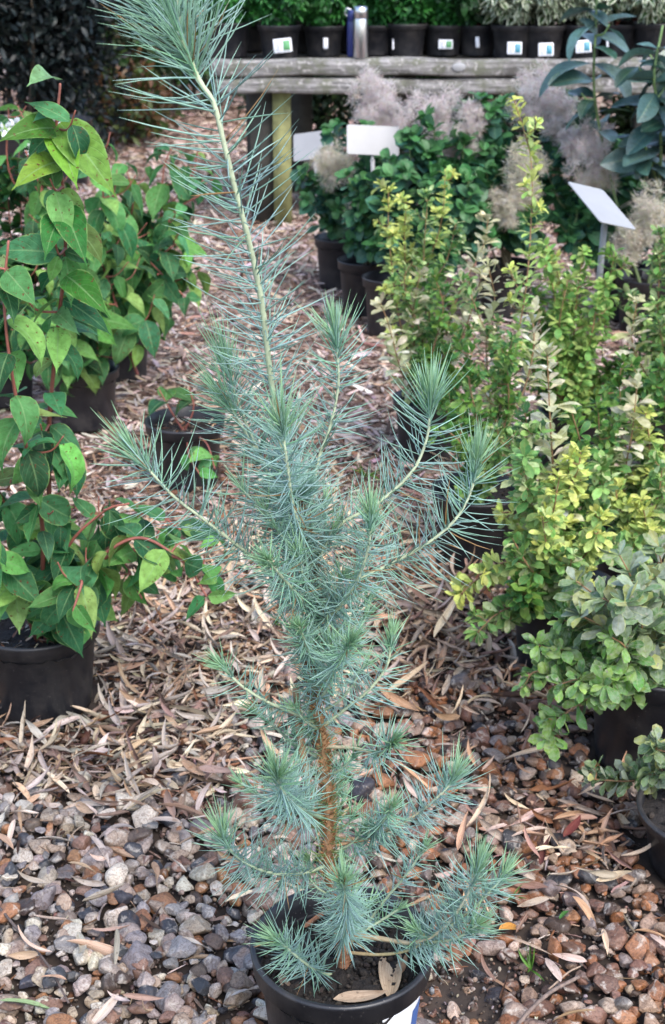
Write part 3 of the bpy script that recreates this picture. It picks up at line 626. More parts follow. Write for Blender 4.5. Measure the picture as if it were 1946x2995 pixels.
shrub(d3, [S([(205, 900, Yb), (180, 700, Yb), (120, 500, Yb-.05), (60, 350, Yb-.1)]), S([(205, 900, Yb), (220, 650, Yb), (240, 450, Yb-.1), (200, 330, Yb-.1)]),
           S([(200, 900, Yb), (120, 750, Yb-.1), (40, 650, Yb-.2), (-40, 560, Yb-.2)]), S([(205, 900, Yb), (150, 620, Yb), (100, 450, Yb), (110, 260, Yb)]),
           S([(205, 900, Yb), (230, 760, Yb-.1), (170, 700, Yb-.25), (190, 620, Yb-.3)]), S([(200, 900, Yb), (150, 800, Yb-.2), (80, 770, Yb-.3), (30, 720, Yb-.3)]), S([(200, 900, Yb), (180, 600, Yb+.1), (30, 420, Yb+.1), (20, 250, Yb+.1)])],
      T_corn, 'cornus', .098, DG, spacing=.056, per=2, up=.1, droop=-.55, stemc=REDST, r=(.0055, .002), start=.3, side=(8, .16, .12))
d4, p4 = potted('potted_dogwood', 285, 875, .10, .18, 'spreading dogwood whose arching red stems lean over the mulch path, in the rear left pot', 'shrub', 'dogwood shrubs on the left')
Yb = p4[1]
shrub(d4, [S([(320, 870, Yb-.5), (290, 780, Yb-.5), (262, 680, Yb-.45), (230, 600, Yb-.4), (170, 500, Yb-.4)]), S([(290, 800, Yb), (330, 680, Yb), (370, 540, Yb), (380, 400, Yb), (400, 340, Yb)]),
           S([(290, 800, Yb), (360, 700, Yb-.1), (420, 640, Yb-.2), (440, 580, Yb-.2)]), S([(280, 800, Yb), (280, 600, Yb), (310, 470, Yb), (290, 380, Yb)]), S([(280, 800, Yb), (340, 560, Yb+.1), (440, 420, Yb+.1), (460, 350, Yb+.1)]), S([(280, 800, Yb), (250, 650, Yb), (300, 560, Yb-.2), (340, 600, Yb-.3), (430, 690, Yb-.35)]), S([(290, 800, Yb), (360, 620, Yb-.1), (400, 500, Yb-.1), (470, 450, Yb-.1)]), S([(290, 800, Yb), (310, 620, Yb-.15), (260, 520, Yb-.2), (270, 420, Yb-.2)]), S([(290, 800, Yb), (350, 660, Yb-.2), (370, 600, Yb-.3), (420, 560, Yb-.3)])],
      T_corn, 'cornus', .108, DG, spacing=.062, per=2, up=.1, droop=-.5, stemc=REDST, r=(.005, .002), start=.35, side=(6, .17, .2))
d5, p5 = potted('potted_white_flowered_shrub', 10, 930, .11, .18, 'small-leaved dark shrub with tiny white flower heads, at the left edge behind the dogwoods', 'shrub', None)
Yb = p5[1]
stems5 = [S([(10, 860, Yb), (-10+k*22, 700, Yb-.1), (-40+k*30, 520-20*(k % 3), Yb-.1), (-50+k*32, 360+40*(k % 2), Yb)]) for k in range(6)]
shrub(d5, stems5, T_ell, 'small', .05, [L(50, 110, 60)*.6, L(70, 130, 60)*.6], spacing=.022, per=3, r=(.004, .0015), start=.1, side=(8, .14, .15), stemc=REDST)
for q in [(75, 350), (80, 380), (12, 300), (38, 290), (30, 740), (50, 748), (130, 300)]:
    fa = Acc(); c = P(*q, Yb-.25); n_ = 26
    d_ = nrm(R.normal(size=(n_, 3))); pick(fa, T_ell, c+d_*.006, d_, R.normal(size=(n_, 3)), R.uniform(.012, .02, n_), (1, 1, 1)); fa.build('flower_head', M['flower'], d5)
# ------------------------------------------------------------------ golden barberries etc at right
YG = [L(162, 202, 116)*.8, L(138, 188, 106)*.76, L(200, 216, 158)*.85, L(112, 168, 96)*.7, L(90, 148, 88)*.6]
YB_ = [L(204, 222, 148)*.82, L(158, 204, 112)*.78, L(184, 214, 132)*.8]
PV = [L(244, 242, 214)*1.0, L(236, 238, 190)*.98, L(242, 226, 214)*.98, L(208, 222, 150)*.9]
GD = [L(70, 135, 65)*.65, L(95, 155, 70)*.68, L(125, 172, 75)*.7]
BRN = ((.12, .065, .04), (.30, .17, .08))
GRP = 'golden barberry shrubs on the right'
def berb(sx, sy, r, h, label, stemlist, cols, size, per=6, spacing=.019, side=None, grow=None, mat='berb', leaf=None, dy=0, name='potted_barberry', start=.12, up=.5, soil=.85, bunch=6, cols_w=None, stemc=BRN):
    root, p = potted(name, sx, sy, r, h, label, 'shrub', GRP, soil); Y = p[1]
    groups = {}
    for st in stemlist:
        pts = [(x, y, Y+d) for x, y, d in st[0]]; b = p+np.array([R.uniform(-.02, .02), R.uniform(-.02, .02), h*soil*.97])
        path = [b]+[P(*q) for q in pts]
        groups.setdefault(st[1] if len(st) > 1 else 'std', []).append(path)
    table = {'std': (cols, grow), 'y': (YB_, L(222, 230, 125)*.9), 'p': (PV, L(225, 220, 180)*.72), 'g': (GD, None), 'm': (cols, None)}
    for kname, paths in groups.items():
        cc, gr = table[kname]
        shrub(root, paths, leaf or T_obov, mat, size*.84*(1.4 if kname == 'p' else 1), cc, spacing=spacing, per=per if kname != 'p' else 4, up=up, droop=.05, side=side if kname != 'p' else None, r=(.003, .0011), stemc=stemc, start=start, grow=gr, bunch=bunch, aspect=1.15)
    return root, p
# rear golden column
berb(990, 1062, .095, .17, 'upright golden barberry with pale yellow spires, leftmost of the barberries', [
    ([(930, 750, .05), (905, 560, .05), (903, 440, .05)], 'y'), ([(975, 700, .1), (1025, 520, .1), (1035, 405, .1)], 'y'), ([(950, 700, .08), (940, 560, .08), (945, 470, .08)], 'y'),
    ([(990, 740, .05), (985, 600, .05), (995, 450, .05)], 'std'), ([(985, 800, -.1), (940, 660, -.1), (965, 600, -.1)], 'std'), ([(1000, 700, .0), (1040, 600, .0), (1060, 520, 0)], 'std'),
    ([(940, 880, -.1), (905, 760, -.15), (885, 705, -.15)], 'p'), ([(1000, 860, -.1), (960, 760, -.1), (975, 640, -.1)], 'p'), ([(1020, 860, -.1), (1060, 700, -.1), (1120, 580, -.1), (1135, 510, -.1)], 'p'), ([(1040, 860, -.1), (1090, 740, -.15), (1120, 640, -.15)], 'p'),
    ([(1000, 840, -.15), (1030, 720, -.15), (1010, 640, -.15)], 'g'), ([(1010, 860, -.2), (1060, 800, -.2), (1100, 760, -.2)], 'g'), ([(1010, 900, -.12), (1020, 890, -.2), (1010, 930, -.24)], 'g'), ([(1030, 900, -.12), (1050, 880, -.2), (1060, 950, -.24)], 'g'), ([(1000, 880, -.1), (980, 860, -.15), (985, 830, -.2)], 'g'), ([(1020, 900, -.12), (1080, 870, -.2), (1100, 930, -.24)], 'std')],
    YG, .034, side=(9, .06, .15))
berb(1105, 1300, .105, .175, 'barberry with the tallest shoot ending in a bright yellow tip', [
    ([(1150, 1000, .0), (1215, 720, .1), (1235, 500, .15), (1232, 360, .2), (1195, 232, .2)], 'y'),
    ([(1130, 1100, -.0), (1110, 980, -.05), (1090, 880, -.05), (1100, 800, 0)], 'g'), ([(1110, 1100, -.0), (1060, 980, .0), (1040, 900, .05)], 'g'), ([(1140, 1080, 0), (1180, 960, 0), (1180, 850, 0), (1190, 790, 0)], 'g'),
    ([(1120, 1100, 0), (1140, 960, .1), (1130, 800, .15), (1150, 700, .2), (1135, 620, .2)], 'p'), ([(1130, 1120, -.1), (1170, 1060, -.12), (1200, 1000, -.12)], 'std'), ([(1120, 1120, -.05), (1080, 1040, -.1), (1040, 1000, -.1)], 'g'), ([(1130, 1080, 0), (1170, 900, .1), (1100, 700, .2), (1090, 650, .2)], 'std'), ([(1140, 1080, 0), (1220, 900, .1), (1240, 760, .15), (1190, 640, .2)], 'p')],
    YG, .032, side=(10, .07, .1))
berb(1330, 1090, .1, .17, 'dense bright green barberry behind, standing by the tall leaning plant card', [
    ([(1310, 850, 0), (1290, 700, .0), (1270, 570, 0)], 'std'), ([(1330, 850, 0), (1340, 700, 0), (1355, 590, 0)], 'std'), ([(1350, 850, 0), (1400, 720, 0), (1430, 585, 0)], 'std'), ([(1320, 850, 0), (1300, 760, -.1), (1320, 650, -.1)], 'std'), ([(1340, 900, 0), (1370, 800, -.1), (1390, 690, -.1)], 'std'),
    ([(1290, 900, 0), (1260, 800, -.05), (1250, 690, 0)], 'g'), ([(1350, 930, 0), (1420, 860, 0), (1500, 800, 0)], 'g'), ([(1310, 930, -.1), (1250, 880, -.1), (1230, 800, -.1)], 'g'), ([(1340, 930, -.1), (1340, 860, -.1), (1350, 800, -.1)], 'std'), ([(1310, 930, -.1), (1300, 860, -.1), (1280, 790, -.1)], 'std'),([(1340, 880, 0), (1310, 720, .1), (1290, 600, .1)], 'y')],
    [L(150, 198, 100)*.78, L(124, 180, 92)*.72, L(180, 208, 118)*.8], .036, side=(11, .07, .15))
berb(1560, 1100, .1, .17, 'green and cream barberry cut off by the right edge behind the front bushes', [
    ([(1540, 850, 0), (1530, 700, 0), (1540, 560, 0)], 'std'), ([(1540, 850, 0), (1490, 760, 0), (1470, 690, 0)], 'std'), ([(1530, 850, 0), (1560, 640, 0), (1530, 540, 0)], 'std'), ([(1520, 900, -.05), (1470, 800, -.05), (1480, 700, -.05)], 'p'), ([(1540, 900, -.1), (1500, 900, -.2), (1470, 850, -.2)], 'g'), ([(1560, 880, -.1), (1540, 800, -.1), (1530, 740, -.1)], 'std'), ([(1540, 900, -.1), (1450, 950, -.2), (1420, 900, -.2)], 'g')],
    YG, .036, side=(10, .07, .15))
berb(1300, 1545, .105, .17, 'bushy lime yellow barberry with a low branch reaching left over the litter', [
    ([(1290, 1150, 0), (1280, 1000, .0), (1275, 900, .0), (1272, 825, 0)], 'p'), ([(1260, 1250, -.05), (1230, 1150, -.1), (1215, 1060, -.1)], 'std'), ([(1300, 1200, 0), (1340, 1100, -.05), (1350, 1050, -.05)], 'y'),
    ([(1280, 1250, -.1), (1290, 1170, -.15), (1300, 1110, -.15)], 'y'), ([(1280, 1330, -.1), (1200, 1300, -.15), (1130, 1330, -.15), (1065, 1385, -.15)], 'y'), ([(1290, 1350, -.1), (1240, 1330, -.2), (1190, 1250, -.2)], 'std'),
    ([(1270, 1300, 0), (1200, 1200, 0), (1165, 1190, 0)], 'y'), ([(1280, 1370, -.1), (1210, 1400, -.15), (1150, 1430, -.18), (1110, 1470, -.2)], 'std'), ([(1280, 1350, -.1), (1270, 1270, -.2), (1260, 1200, -.2)], 'y'), ([(1310, 1300, 0), (1380, 1180, 0), (1400, 1080, 0)], 'std'),
    ([(1320, 1250, .0), (1350, 1060, .05), (1330, 960, .05)], 'g'), ([(1300, 1250, .0), (1240, 1060, .05), (1220, 960, .05)], 'g'), ([(1330, 1330, -.1), (1380, 1260, -.15), (1400, 1200, -.15)], 'y'), ([(1270, 1380, -.1), (1230, 1390, -.2), (1200, 1350, -.2)], 'g'), ([(1250, 1200, .0), (1200, 1080, .0), (1230, 1000, 0)], 'std'), ([(1300, 1360, -.1), (1320, 1340, -.2), (1330, 1290, -.22)], 'std')],
    YG[:4], .037, side=(9, .055, .12), per=7)
berb(1480, 1400, .105, .17, 'lime and cream barberry with tall thin pale shoots, right of the bushy yellow one', [
    ([(1450, 1150, 0), (1470, 1000, 0), (1480, 900, .0)], 'p'), ([(1440, 1180, 0), (1420, 1080, 0), (1440, 980, 0)], 'std'), ([(1490, 1180, 0), (1510, 1050, 0), (1500, 960, 0)], 'y'), ([(1480, 1250, -.1), (1440, 1180, -.1), (1430, 1130, -.1)], 'y'), ([(1500, 1250, -.1), (1530, 1150, -.1), (1540, 1080, -.1)], 'std'), ([(1480, 1280, -.15), (1500, 1220, -.15), (1490, 1160, -.15)], 'y'),
    ([(1450, 1200, 0), (1400, 1050, .0), (1390, 950, .0)], 'g'), ([(1500, 1200, 0), (1550, 1000, .05), (1530, 850, .05)], 'g'), ([(1470, 1290, -.15), (1410, 1260, -.2), (1370, 1230, -.2)], 'std'), ([(1460, 1220, 0), (1460, 1100, .1), (1440, 900, .1), (1450, 840, .1)], 'g')],
    YG[:4], .037, side=(9, .055, .12), per=7)
MD = [L(125, 162, 100)*.6, L(150, 178, 115)*.6, L(98, 146, 75)*.55, L(165, 182, 155)*.6, L(195, 202, 115)*.65]
SPG = [L(115, 168, 65)*.8, L(92, 150, 60)*.75, L(140, 182, 78)*.8]
hx = P(1520, 1700, 2.02)[0]; ph_ = np.array([hx, 2.02, 0])
fr = thing('potted_barberry', ph_, 'barberry with spotted grey-green mildewed leaves in the large black pot', 'shrub', GRP)
make_pot(fr, hx, 2.02, .125, .20, .85)
def frs(lst, Y=2.02): return [[np.array([hx+R.uniform(-.03, .03), 2.02, .165])]+[P(x, y, Y+d) for x, y, d in st] for st in lst]
shrub(fr, frs([[(1480, 1500, -.05), (1400, 1400, -.1), (1340, 1350, -.1)], [(1500, 1450, 0), (1470, 1350, -.05), (1440, 1290, -.05)], [(1500, 1480, -.1), (1450, 1420, -.15), (1400, 1390, -.15)], [(1520, 1450, 0), (1540, 1350, 0), (1530, 1270, 0)], [(1500, 1500, -.1), (1490, 1420, -.15), (1480, 1370, -.15)], [(1500, 1520, -.1), (1430, 1470, -.15), (1350, 1430, -.15)], [(1520, 1500, -.1), (1530, 1440, -.1), (1540, 1400, -.1)]]),
      T_obov, 'mildew', .046, MD, spacing=.034, per=5, up=.7, droop=.05, side=(2, .07, .35), stemc=BRN, r=(.003, .0012), start=.3, bunch=6, aspect=1.25)
shrub(fr, frs([[(1430, 1540, -.08), (1350, 1520, -.1), (1250, 1500, -.1)], [(1430, 1580, -.1), (1340, 1590, -.12), (1250, 1560, -.12), (1220, 1590, -.12)], [(1420, 1590, -.12), (1340, 1640, -.14), (1290, 1680, -.14), (1280, 1720, -.14)], [(1440, 1540, -.1), (1380, 1480, -.1), (1310, 1440, -.1)], [(1430, 1560, -.12), (1370, 1570, -.16), (1300, 1590, -.17)], [(1450, 1590, -.13), (1410, 1570, -.16), (1380, 1610, -.17)], [(1470, 1540, -.13), (1450, 1500, -.16), (1420, 1480, -.17)]]),
      T_obov, 'mildew', .036, SPG, spacing=.019, per=6, up=.6, droop=.0, side=(7, .05, .25), stemc=BRN, r=(.003, .0012), start=.3, bunch=6, aspect=1.2, fname='foliage')
ex = P(1660, 1900, 1.72)[0]
er = thing('potted_barberry', (ex, 1.72, 0), 'low grey-green barberry sprig in the pot at the lower right edge', 'shrub', GRP)
make_pot(er, ex, 1.72, .115, .10, .85)
shrub(er, [[np.array([ex-.03, 1.74, .085])]+[P(x, y, 1.72+d) for x, y, d in st] for st in ([(1560, 1790, .05), (1480, 1790, .1), (1400, 1800, .12)], [(1570, 1760, .05), (1540, 1745, .05), (1520, 1740, .05)], [(1560, 1800, .05), (1500, 1810, .08), (1450, 1815, .08), (1370, 1810, .1)])],
      T_obov, 'mildew', .030, MD, spacing=.016, per=5, up=.4, droop=.0, side=(4, .04, .3), stemc=BRN, r=(.002, .001), start=.3, bunch=4, aspect=1.4)
# ------------------------------------------------------------------ smokebushes with plumes
CG = [L(68, 124, 104)*.66, L(84, 138, 112)*.66, L(58, 108, 100)*.6, L(94, 150, 102)*.64]
SG = 'smokebushes by the bench'
def plume(root, sx, sy, Y, w_, h_, col, n=3600):
    a = Acc(); c = P(sx, sy, Y); s = .0045*Y/5*.25
    k = Y*.921/FPX*K*1.12
    off = R.normal(0, .42, (n, 3)); rr_ = np.linalg.norm(off, axis=1, keepdims=True); off = off/np.maximum(1, rr_/1.0)
    npf = 46; pf = nrm(R.normal(size=(npf, 3)))*R.random((npf, 1))**.45*.9; ki = R.integers(0, npf, n); off = pf[ki]+nrm(R.normal(size=(n, 3)))*R.random((n, 1))**.5*.22; mid = off-pf[ki]
    p = c+off*np.array([w_/2*k, w_/2*k, h_/2*k])*1.05
    D = nrm(mid*4.0+R.normal(0, .7, (n, 3))); ln = R.uniform(.010, .026, n)
    cc = vary(col, n, .16); needles(a, p, D, R.normal(0, .3, (n, 3)), ln, np.full(n, .00072), cc, cc)
    return a.build('plume', M['plume'], root)
PK = [np.array([.93, .82, .82]), np.array([.90, .78, .78]), np.array([.85, .77, .70])]; TN = [np.array([.90, .82, .74]), np.array([.85, .77, .67]), np.array([.72, .70, .52])]
def cot(sx, sy, r, h, label, stems, pl, size=.06, n=5):
    root, p = potted('potted_smokebush', sx, sy, r, h, label, 'shrub', SG); Y = p[1]
    shrub(root, [[p+np.array([R.uniform(-.03, .03), R.uniform(-.03, .03), h*.8])]+[P(x, y, Y+d) for x, y, d in st] for st in stems], T_round, 'cotinus', size, CG, spacing=.028, per=3, up=.55, droop=.0, side=(n, .14, .25), stemc=((.12, .08, .05), (.2, .26, .1)), r=(.005, .002), start=.25, grow=L(90, 155, 90)*.6, bunch=5)
    for q in pl: plume(root, q[0], q[1], Y+(q[4] if len(q) > 4 else -.05)-.13, q[2], q[3], q[5] if len(q) > 5 else PK)
cot(788, 665, .10, .20, 'small dark smokebush in the pot left of the others, beside the mulch path', [[(790, 500, 0), (780, 380, 0), (790, 290, 0)], [(800, 500, 0), (840, 420, 0), (850, 360, 0)], [(780, 520, 0), (740, 440, 0), (710, 400, 0)], [(790, 530, 0), (800, 460, -.1), (820, 430, -.1)], [(780, 540, 0), (760, 480, -.1), (750, 430, -.1)]],
    [(775, 380, 90, 110, -.1, TN), (835, 500, 60, 90, -.1, TN)], .06)
cot(845, 725, .10, .20, 'smokebush just behind the big blank card, carrying pink plumes against the bench', [[(860, 560, 0), (850, 480, -.12), (858, 420, -.18)], [(850, 560, 0), (840, 520, -.12), (848, 470, -.18)], [(860, 560, 0), (890, 470, -.12), (905, 370, -.15)], [(860, 580, 0), (860, 560, -.1), (866, 500, -.2)], [(860, 560, 0), (860, 430, .1), (870, 330, .2)], [(870, 560, 0), (900, 450, .1), (920, 350, .1)], [(850, 560, 0), (850, 480, 0), (880, 420, 0)], [(860, 560, 0), (930, 500, .1), (960, 430, .2)]],
    [(865, 235, 95, 130, .4), (905, 270, 100, 110, .35)], .06)
cot(905, 770, .10, .20, 'large-leaved smokebush at the centre of the group with broad blue-green leaves', [[(940, 600, 0), (960, 450, .1), (950, 320, .1)], [(960, 600, 0), (1000, 420, .1), (1010, 300, .1)], [(980, 600, 0), (1060, 450, .1), (1080, 330, .1)], [(950, 600, 0), (1000, 500, 0), (1020, 400, 0)], [(960, 600, 0), (1050, 520, .0), (1090, 420, .0)], [(960, 620, 0), (900, 500, 0), (930, 400, 0)], [(980, 620, 0), (1080, 580, 0), (1120, 490, 0)]],
    [(1010, 265, 130, 150, .4), (1060, 340, 100, 100, .3)], .07, 8)
cot(1170, 735, .11, .20, 'tall smokebush with upright green shoots and pale pink smoke, behind the yellow-tipped shoot', [[(1120, 500, 0), (1110, 350, 0), (1120, 230, 0)], [(1170, 500, .1), (1180, 330, .15), (1165, 250, .15)], [(1200, 480, .1), (1290, 340, .1), (1300, 240, .1)], [(1150, 500, 0), (1130, 380, 0), (1150, 280, 0)], [(1140, 520, 0), (1100, 430, 0), (1090, 320, 0)], [(1170, 520, 0), (1200, 430, 0), (1200, 350, 0)], [(1160, 540, 0), (1150, 470, -.1), (1130, 400, -.1)], [(1180, 540, 0), (1240, 470, 0), (1260, 400, 0)], [(1180, 560, 0), (1220, 530, -.1), (1200, 460, -.1)]],
    [(1250, 230, 130, 140, .2), (1300, 270, 90, 110, .15), (1225, 400, 100, 160, -.05, TN), (1180, 480, 90, 90, -.05, TN), (1100, 280, 60, 80, .1)], .065, 8)
cot(1440, 735, .11, .20, 'smokebush at the right with round tan plumes above the leaning card', [[(1380, 520, 0), (1340, 400, 0), (1320, 300, 0)], [(1420, 520, 0), (1400, 400, 0), (1420, 320, 0)], [(1400, 520, 0), (1310, 480, 0), (1280, 420, 0)], [(1450, 540, 0), (1500, 430, 0), (1480, 360, 0)], [(1400, 560, 0), (1340, 560, -.1), (1300, 520, -.1)], [(1480, 560, 0), (1540, 500, 0), (1540, 420, 0)], [(1420, 560, 0), (1430, 480, 0), (1460, 430, 0)]],
    [(1375, 355, 125, 150, -.05), (1385, 410, 90, 100, -.05, TN), (1505, 510, 110, 150, -.3, TN), (1470, 560, 80, 100, -.3, TN), (1330, 330, 60, 60, 0)], .065, 7)
# ------------------------------------------------------------------ large leathery leaves at upper right
bl, pb = potted('potted_large_leaved_shrub', 1500, 770, .12, .2, 'tall shrub with big dark blue-green leathery leaves at the upper right corner', 'shrub', None)
Yb = pb[1]
shrub(bl, [S([(1500, 700, Yb), (1440, 500, Yb), (1384, 240, Yb), (1385, 60, Yb), (1390, -60, Yb)]), S([(1500, 700, Yb), (1530, 520, Yb), (1535, 300, Yb-.1), (1520, 180, Yb-.2), (1540, 60, Yb-.2)]), S([(1500, 700, Yb), (1560, 500, Yb), (1570, 300, Yb-.1), (1540, 120, Yb-.1)]), S([(1500, 700, Yb), (1540, 600, Yb), (1530, 440, Yb), (1500, 340, Yb-.1)])],
      T_big, 'bigleaf', .15, [L(66, 100, 96)*.7, L(92, 125, 120)*.72, L(56, 96, 78)*.65], spacing=.058, per=2, up=.25, droop=-.1, stemc=((.12, .16, .06), (.16, .26, .09)), r=(.007, .004), start=.55, side=(3, .12, .5), aspect=1.15)
# ------------------------------------------------------------------ plant cards on stakes
def card(cx, cy, Y, w_, h_, yawdeg, pitchdeg, roll, foot, label, axes=None):
    c = P(cx, cy, Y); f = G(*foot) if len(foot) == 2 else np.array([c[0]+foot[2], Y, 0])
    f = np.array([c[0]+foot[0], c[1]+foot[1], 0.0])
    root = thing('plant_card', f, label, 'plant card', 'white plastic plant cards')
    yw, pt, rl = map(math.radians, (yawdeg, pitchdeg, roll))
    N = np.array([math.sin(yw)*math.cos(pt), -math.cos(yw)*math.cos(pt), math.sin(pt)])   # front normal
    X = nrm(np.cross([0, 0, 1], N)); Yv = np.cross(N, X); X2 = X*math.cos(rl)+Yv*math.sin(rl); Y2 = np.cross(N, X2)
    if axes is not None:
        X2 = nrm(np.array(axes[0], float)); N = nrm(np.cross(X2, np.array(axes[1], float))); Y2 = np.cross(N, X2)
    if np.dot(N, np.array([0, 0, HC])-c) < 0: N = -N
    a = Acc(); frame_box(a, c, X2, Y2, N, w_, h_, .003, bev=.008); a.build('sign_panel', M['card'], root, smooth=False)
    b = Acc(); lo = c-Y2*h_*.38
    for sgn in (-1, 1): tube(b, smooth_path([c-Y2*h_*.1-N*.004+X2*sgn*.004, lo-N*.01+X2*sgn*.004, lo-Y2*.03-N*.012] if axes is None else [c-N*.004+X2*.01*sgn, c-N*.012+np.array([.012, 0, -.025]), c+np.array([.012, .004, -.06])], 5), .0035, .004, (1, 1, 1))
    bo = b.build('bracket', M['card'], root)
    d = Acc(); top = lo-Y2*.025-N*.012 if axes is None else c+np.array([.012, .004, -.05]); ax = nrm(f-top); Xs = nrm(np.cross(ax, [0, 1, 0])); frame_box(d, (top+f)/2, Xs, np.cross(ax, Xs), ax, .015, .008, float(np.linalg.norm(f-top))); d.build('stake', M['card'], root)
card(867, 326, 5.08, .192, .108, 10, 25, -4, (.03, .05), 'blank white plant card in front of the smokebush plumes, facing forward')
card(730, 338, 5.75, .18, .115, -22, 25, 10, (.06, .0), 'partly hidden white plant card left of the big card, above the small dark smokebush')
card(1398, 478, 3.45, .121, .178, 38, 32, -34, (-.0, .0), 'tilted grey-white plant card on a tall white stake at the right, seen from the side', axes=(P(1411, 445, 3.51)-P(1323, 424, 3.45), P(1323, 424, 3.45)-P(1388, 505, 3.32)))
p = P(1225, 750, 3.6); wl = thing('plant_label', (p[0], p[1], 0), 'small square white label low among the barberry stems', 'plant card', 'white plastic plant cards')
a = Acc(); frame_box(a, p, (1, 0, 0), (0, -.3, .95), (0, -.95, -.3), .055, .05, .003, bev=.005); a.build('sign_panel', M['paper'], wl)
a = Acc(); frame_box(a, p*[1, 1, .5]+[0, .006, 0], (1, 0, 0), (0, 1, 0), (0, 0, 1), .012, .003, p[2]); a.build('stake', M['card'], wl)
a = Acc()
for k in range(4): frame_box(a, p+np.array([-.005+.004*(k % 2), -.004+.0*k, .014-.009*k]), (1, 0, 0), (0, -.3, .95), (0, -.95, -.3), .03-.006*(k % 3), .0025, .002)
a.build('print', plain_mat('grey_print', (.2, .2, .22), .6), wl)
# ------------------------------------------------------------------ timber bench
YBN = 6.62
ZT = P(900, 135, YBN)[2]; ZM = P(900, 178, YBN)[2]; ZB = P(900, 219, YBN)[2]; XL = P(492, 150, YBN)[0]; XR = 2.6
bench = thing('display_bench', ((XL+XR)/2, YBN+.45, 0), 'long weathered timber display bench with two rough half-round front rails', 'bench')
def rail(z0, z1, y, mat, nm):
    a = Acc(); n = 40; xs = np.linspace(XL+R.uniform(-.03, .03), XR, n); th = np.linspace(0, 2*np.pi, 18, endpoint=False); rh = (z1-z0)/2
    v = []
    ph = R.random(4)*6
    for x in xs:
        wob = .007*math.sin(x*5+ph[0])+.005*math.sin(x*13+ph[1])
        for t in th: 
            cx = np.sign(np.cos(t))*abs(np.cos(t))**.42; sz = np.sign(np.sin(t))*abs(np.sin(t))**.5
            v.append([x, y+.05*cx, (z0+z1)/2+rh*sz*(.97+.02*math.sin(x*9+ph[2]))+wob*.6])
    q = [[i*18+j, i*18+(j+1) % 18, (i+1)*18+(j+1) % 18, (i+1)*18+j] for i in range(n-1) for j in range(18)]
    c0 = len(v); v.append([xs[0]-.002, y, (z0+z1)/2]); t = [[c0, (j+1) % 18, j] for j in range(18)]
    a.add(v, q, t); a.build(nm, M[mat], bench)
rail(ZM+.003, ZT, YBN, 'wood', 'rail'); rail(ZB, ZM-.003, YBN+.008, 'wood', 'rail')
for k in range(8):
    a = Acc(); frame_box(a, ((XL+XR)/2+.05, YBN+.13+k*.115, ZT-.03-.004*(k % 2)), (1, 0, 0), (0, 1, 0), (0, 0, 1), XR-XL, .095, .03); a.build('slat', M['darkwood'], bench)
for sx, y, m_n in [(655, YBN+.06, 'mosswood'), (1010, YBN+.06, 'darkwood'), (1500, YBN+.06, 'darkwood')]:
    x = P(sx, 300, y)[0]; a = Acc(); frame_box(a, (x, y+.045, (ZB+.03)/2), (1, 0, 0), (0, 1, 0), (0, 0, 1), .085, .07, ZB+.03); a.build('post', M[m_n], bench)
for sx in (598, 700, 940, 1200):
    x = P(sx, 300, YBN+.9)[0]; a = Acc(); frame_box(a, (x, YBN+.98, ZB/2), (1, 0, 0), (0, 1, 0), (0, 0, 1), .12, .08, ZB+.02); a.build('post', M['darkwood'], bench)
a = Acc(); frame_box(a, (P(610, 300, YBN)[0], YBN+.15, ZB/2), (1, 0, 0), (0, 1, 0), (0, 0, 1), .13, .08, ZB+.02); a.build('post', M['darkwood'], bench)
# white oval tag on the rail
p = P(1067, 156, YBN-.052); a = Acc(); lathe(a, [(0, 0), (.022, 0), (.025, .002), (.022, .004), (0, .004)], (0, 0, 0), 24)
o = a.build('rail_tag', M['card']); o.location = Vector(p); o.rotation_euler = (math.pi/2, 0, 0); o.scale = (1.3, .8, 1); tag(o, 'small white oval tag fixed on the upper bench rail', 'tag')
# flasks
def flask(sx, Y, r, h, mat, capm, label, loop=False):
    x = P(sx, 130, Y)[0]; z = ZT+.001; root = thing('flask', (x, Y, z), label, 'flask')
    a = Acc(); lathe(a, [(0, z), (r*.9, z), (r, z+.006), (r, z+h*.74), (r*.97, z+h*.76)], (x, Y, 0), 40); a.build('body', M[mat], root)
    a = Acc(); lathe(a, [(r*.93, z+h*.762), (r*1.0, z+h*.77), (r*.98, z+h*.95), (r*.86, z+h*.99), (0, z+h)], (x, Y, 0), 40); cp_ = a.build('cap', M[capm], root)
    if loop:
        a = Acc(); tube(a, smooth_path([(x-r*.9, Y, z+h*.86), (x-r*1.35, Y, z+h*.92), (x-r*1.1, Y, z+h*1.03), (x-r*.3, Y, z+h*1.0)], 6), .003, .003, (1, 1, 1)); a.build('carry_loop', M['steel'], root)
flask(838, YBN-.01, .0335, .225, 'steel', 'steel', 'shiny brushed steel flask standing on the bench edge')
flask(820, YBN+.065, .027, .205, 'navy', 'navy', 'navy blue flask half hidden behind the steel flask on the bench', True)
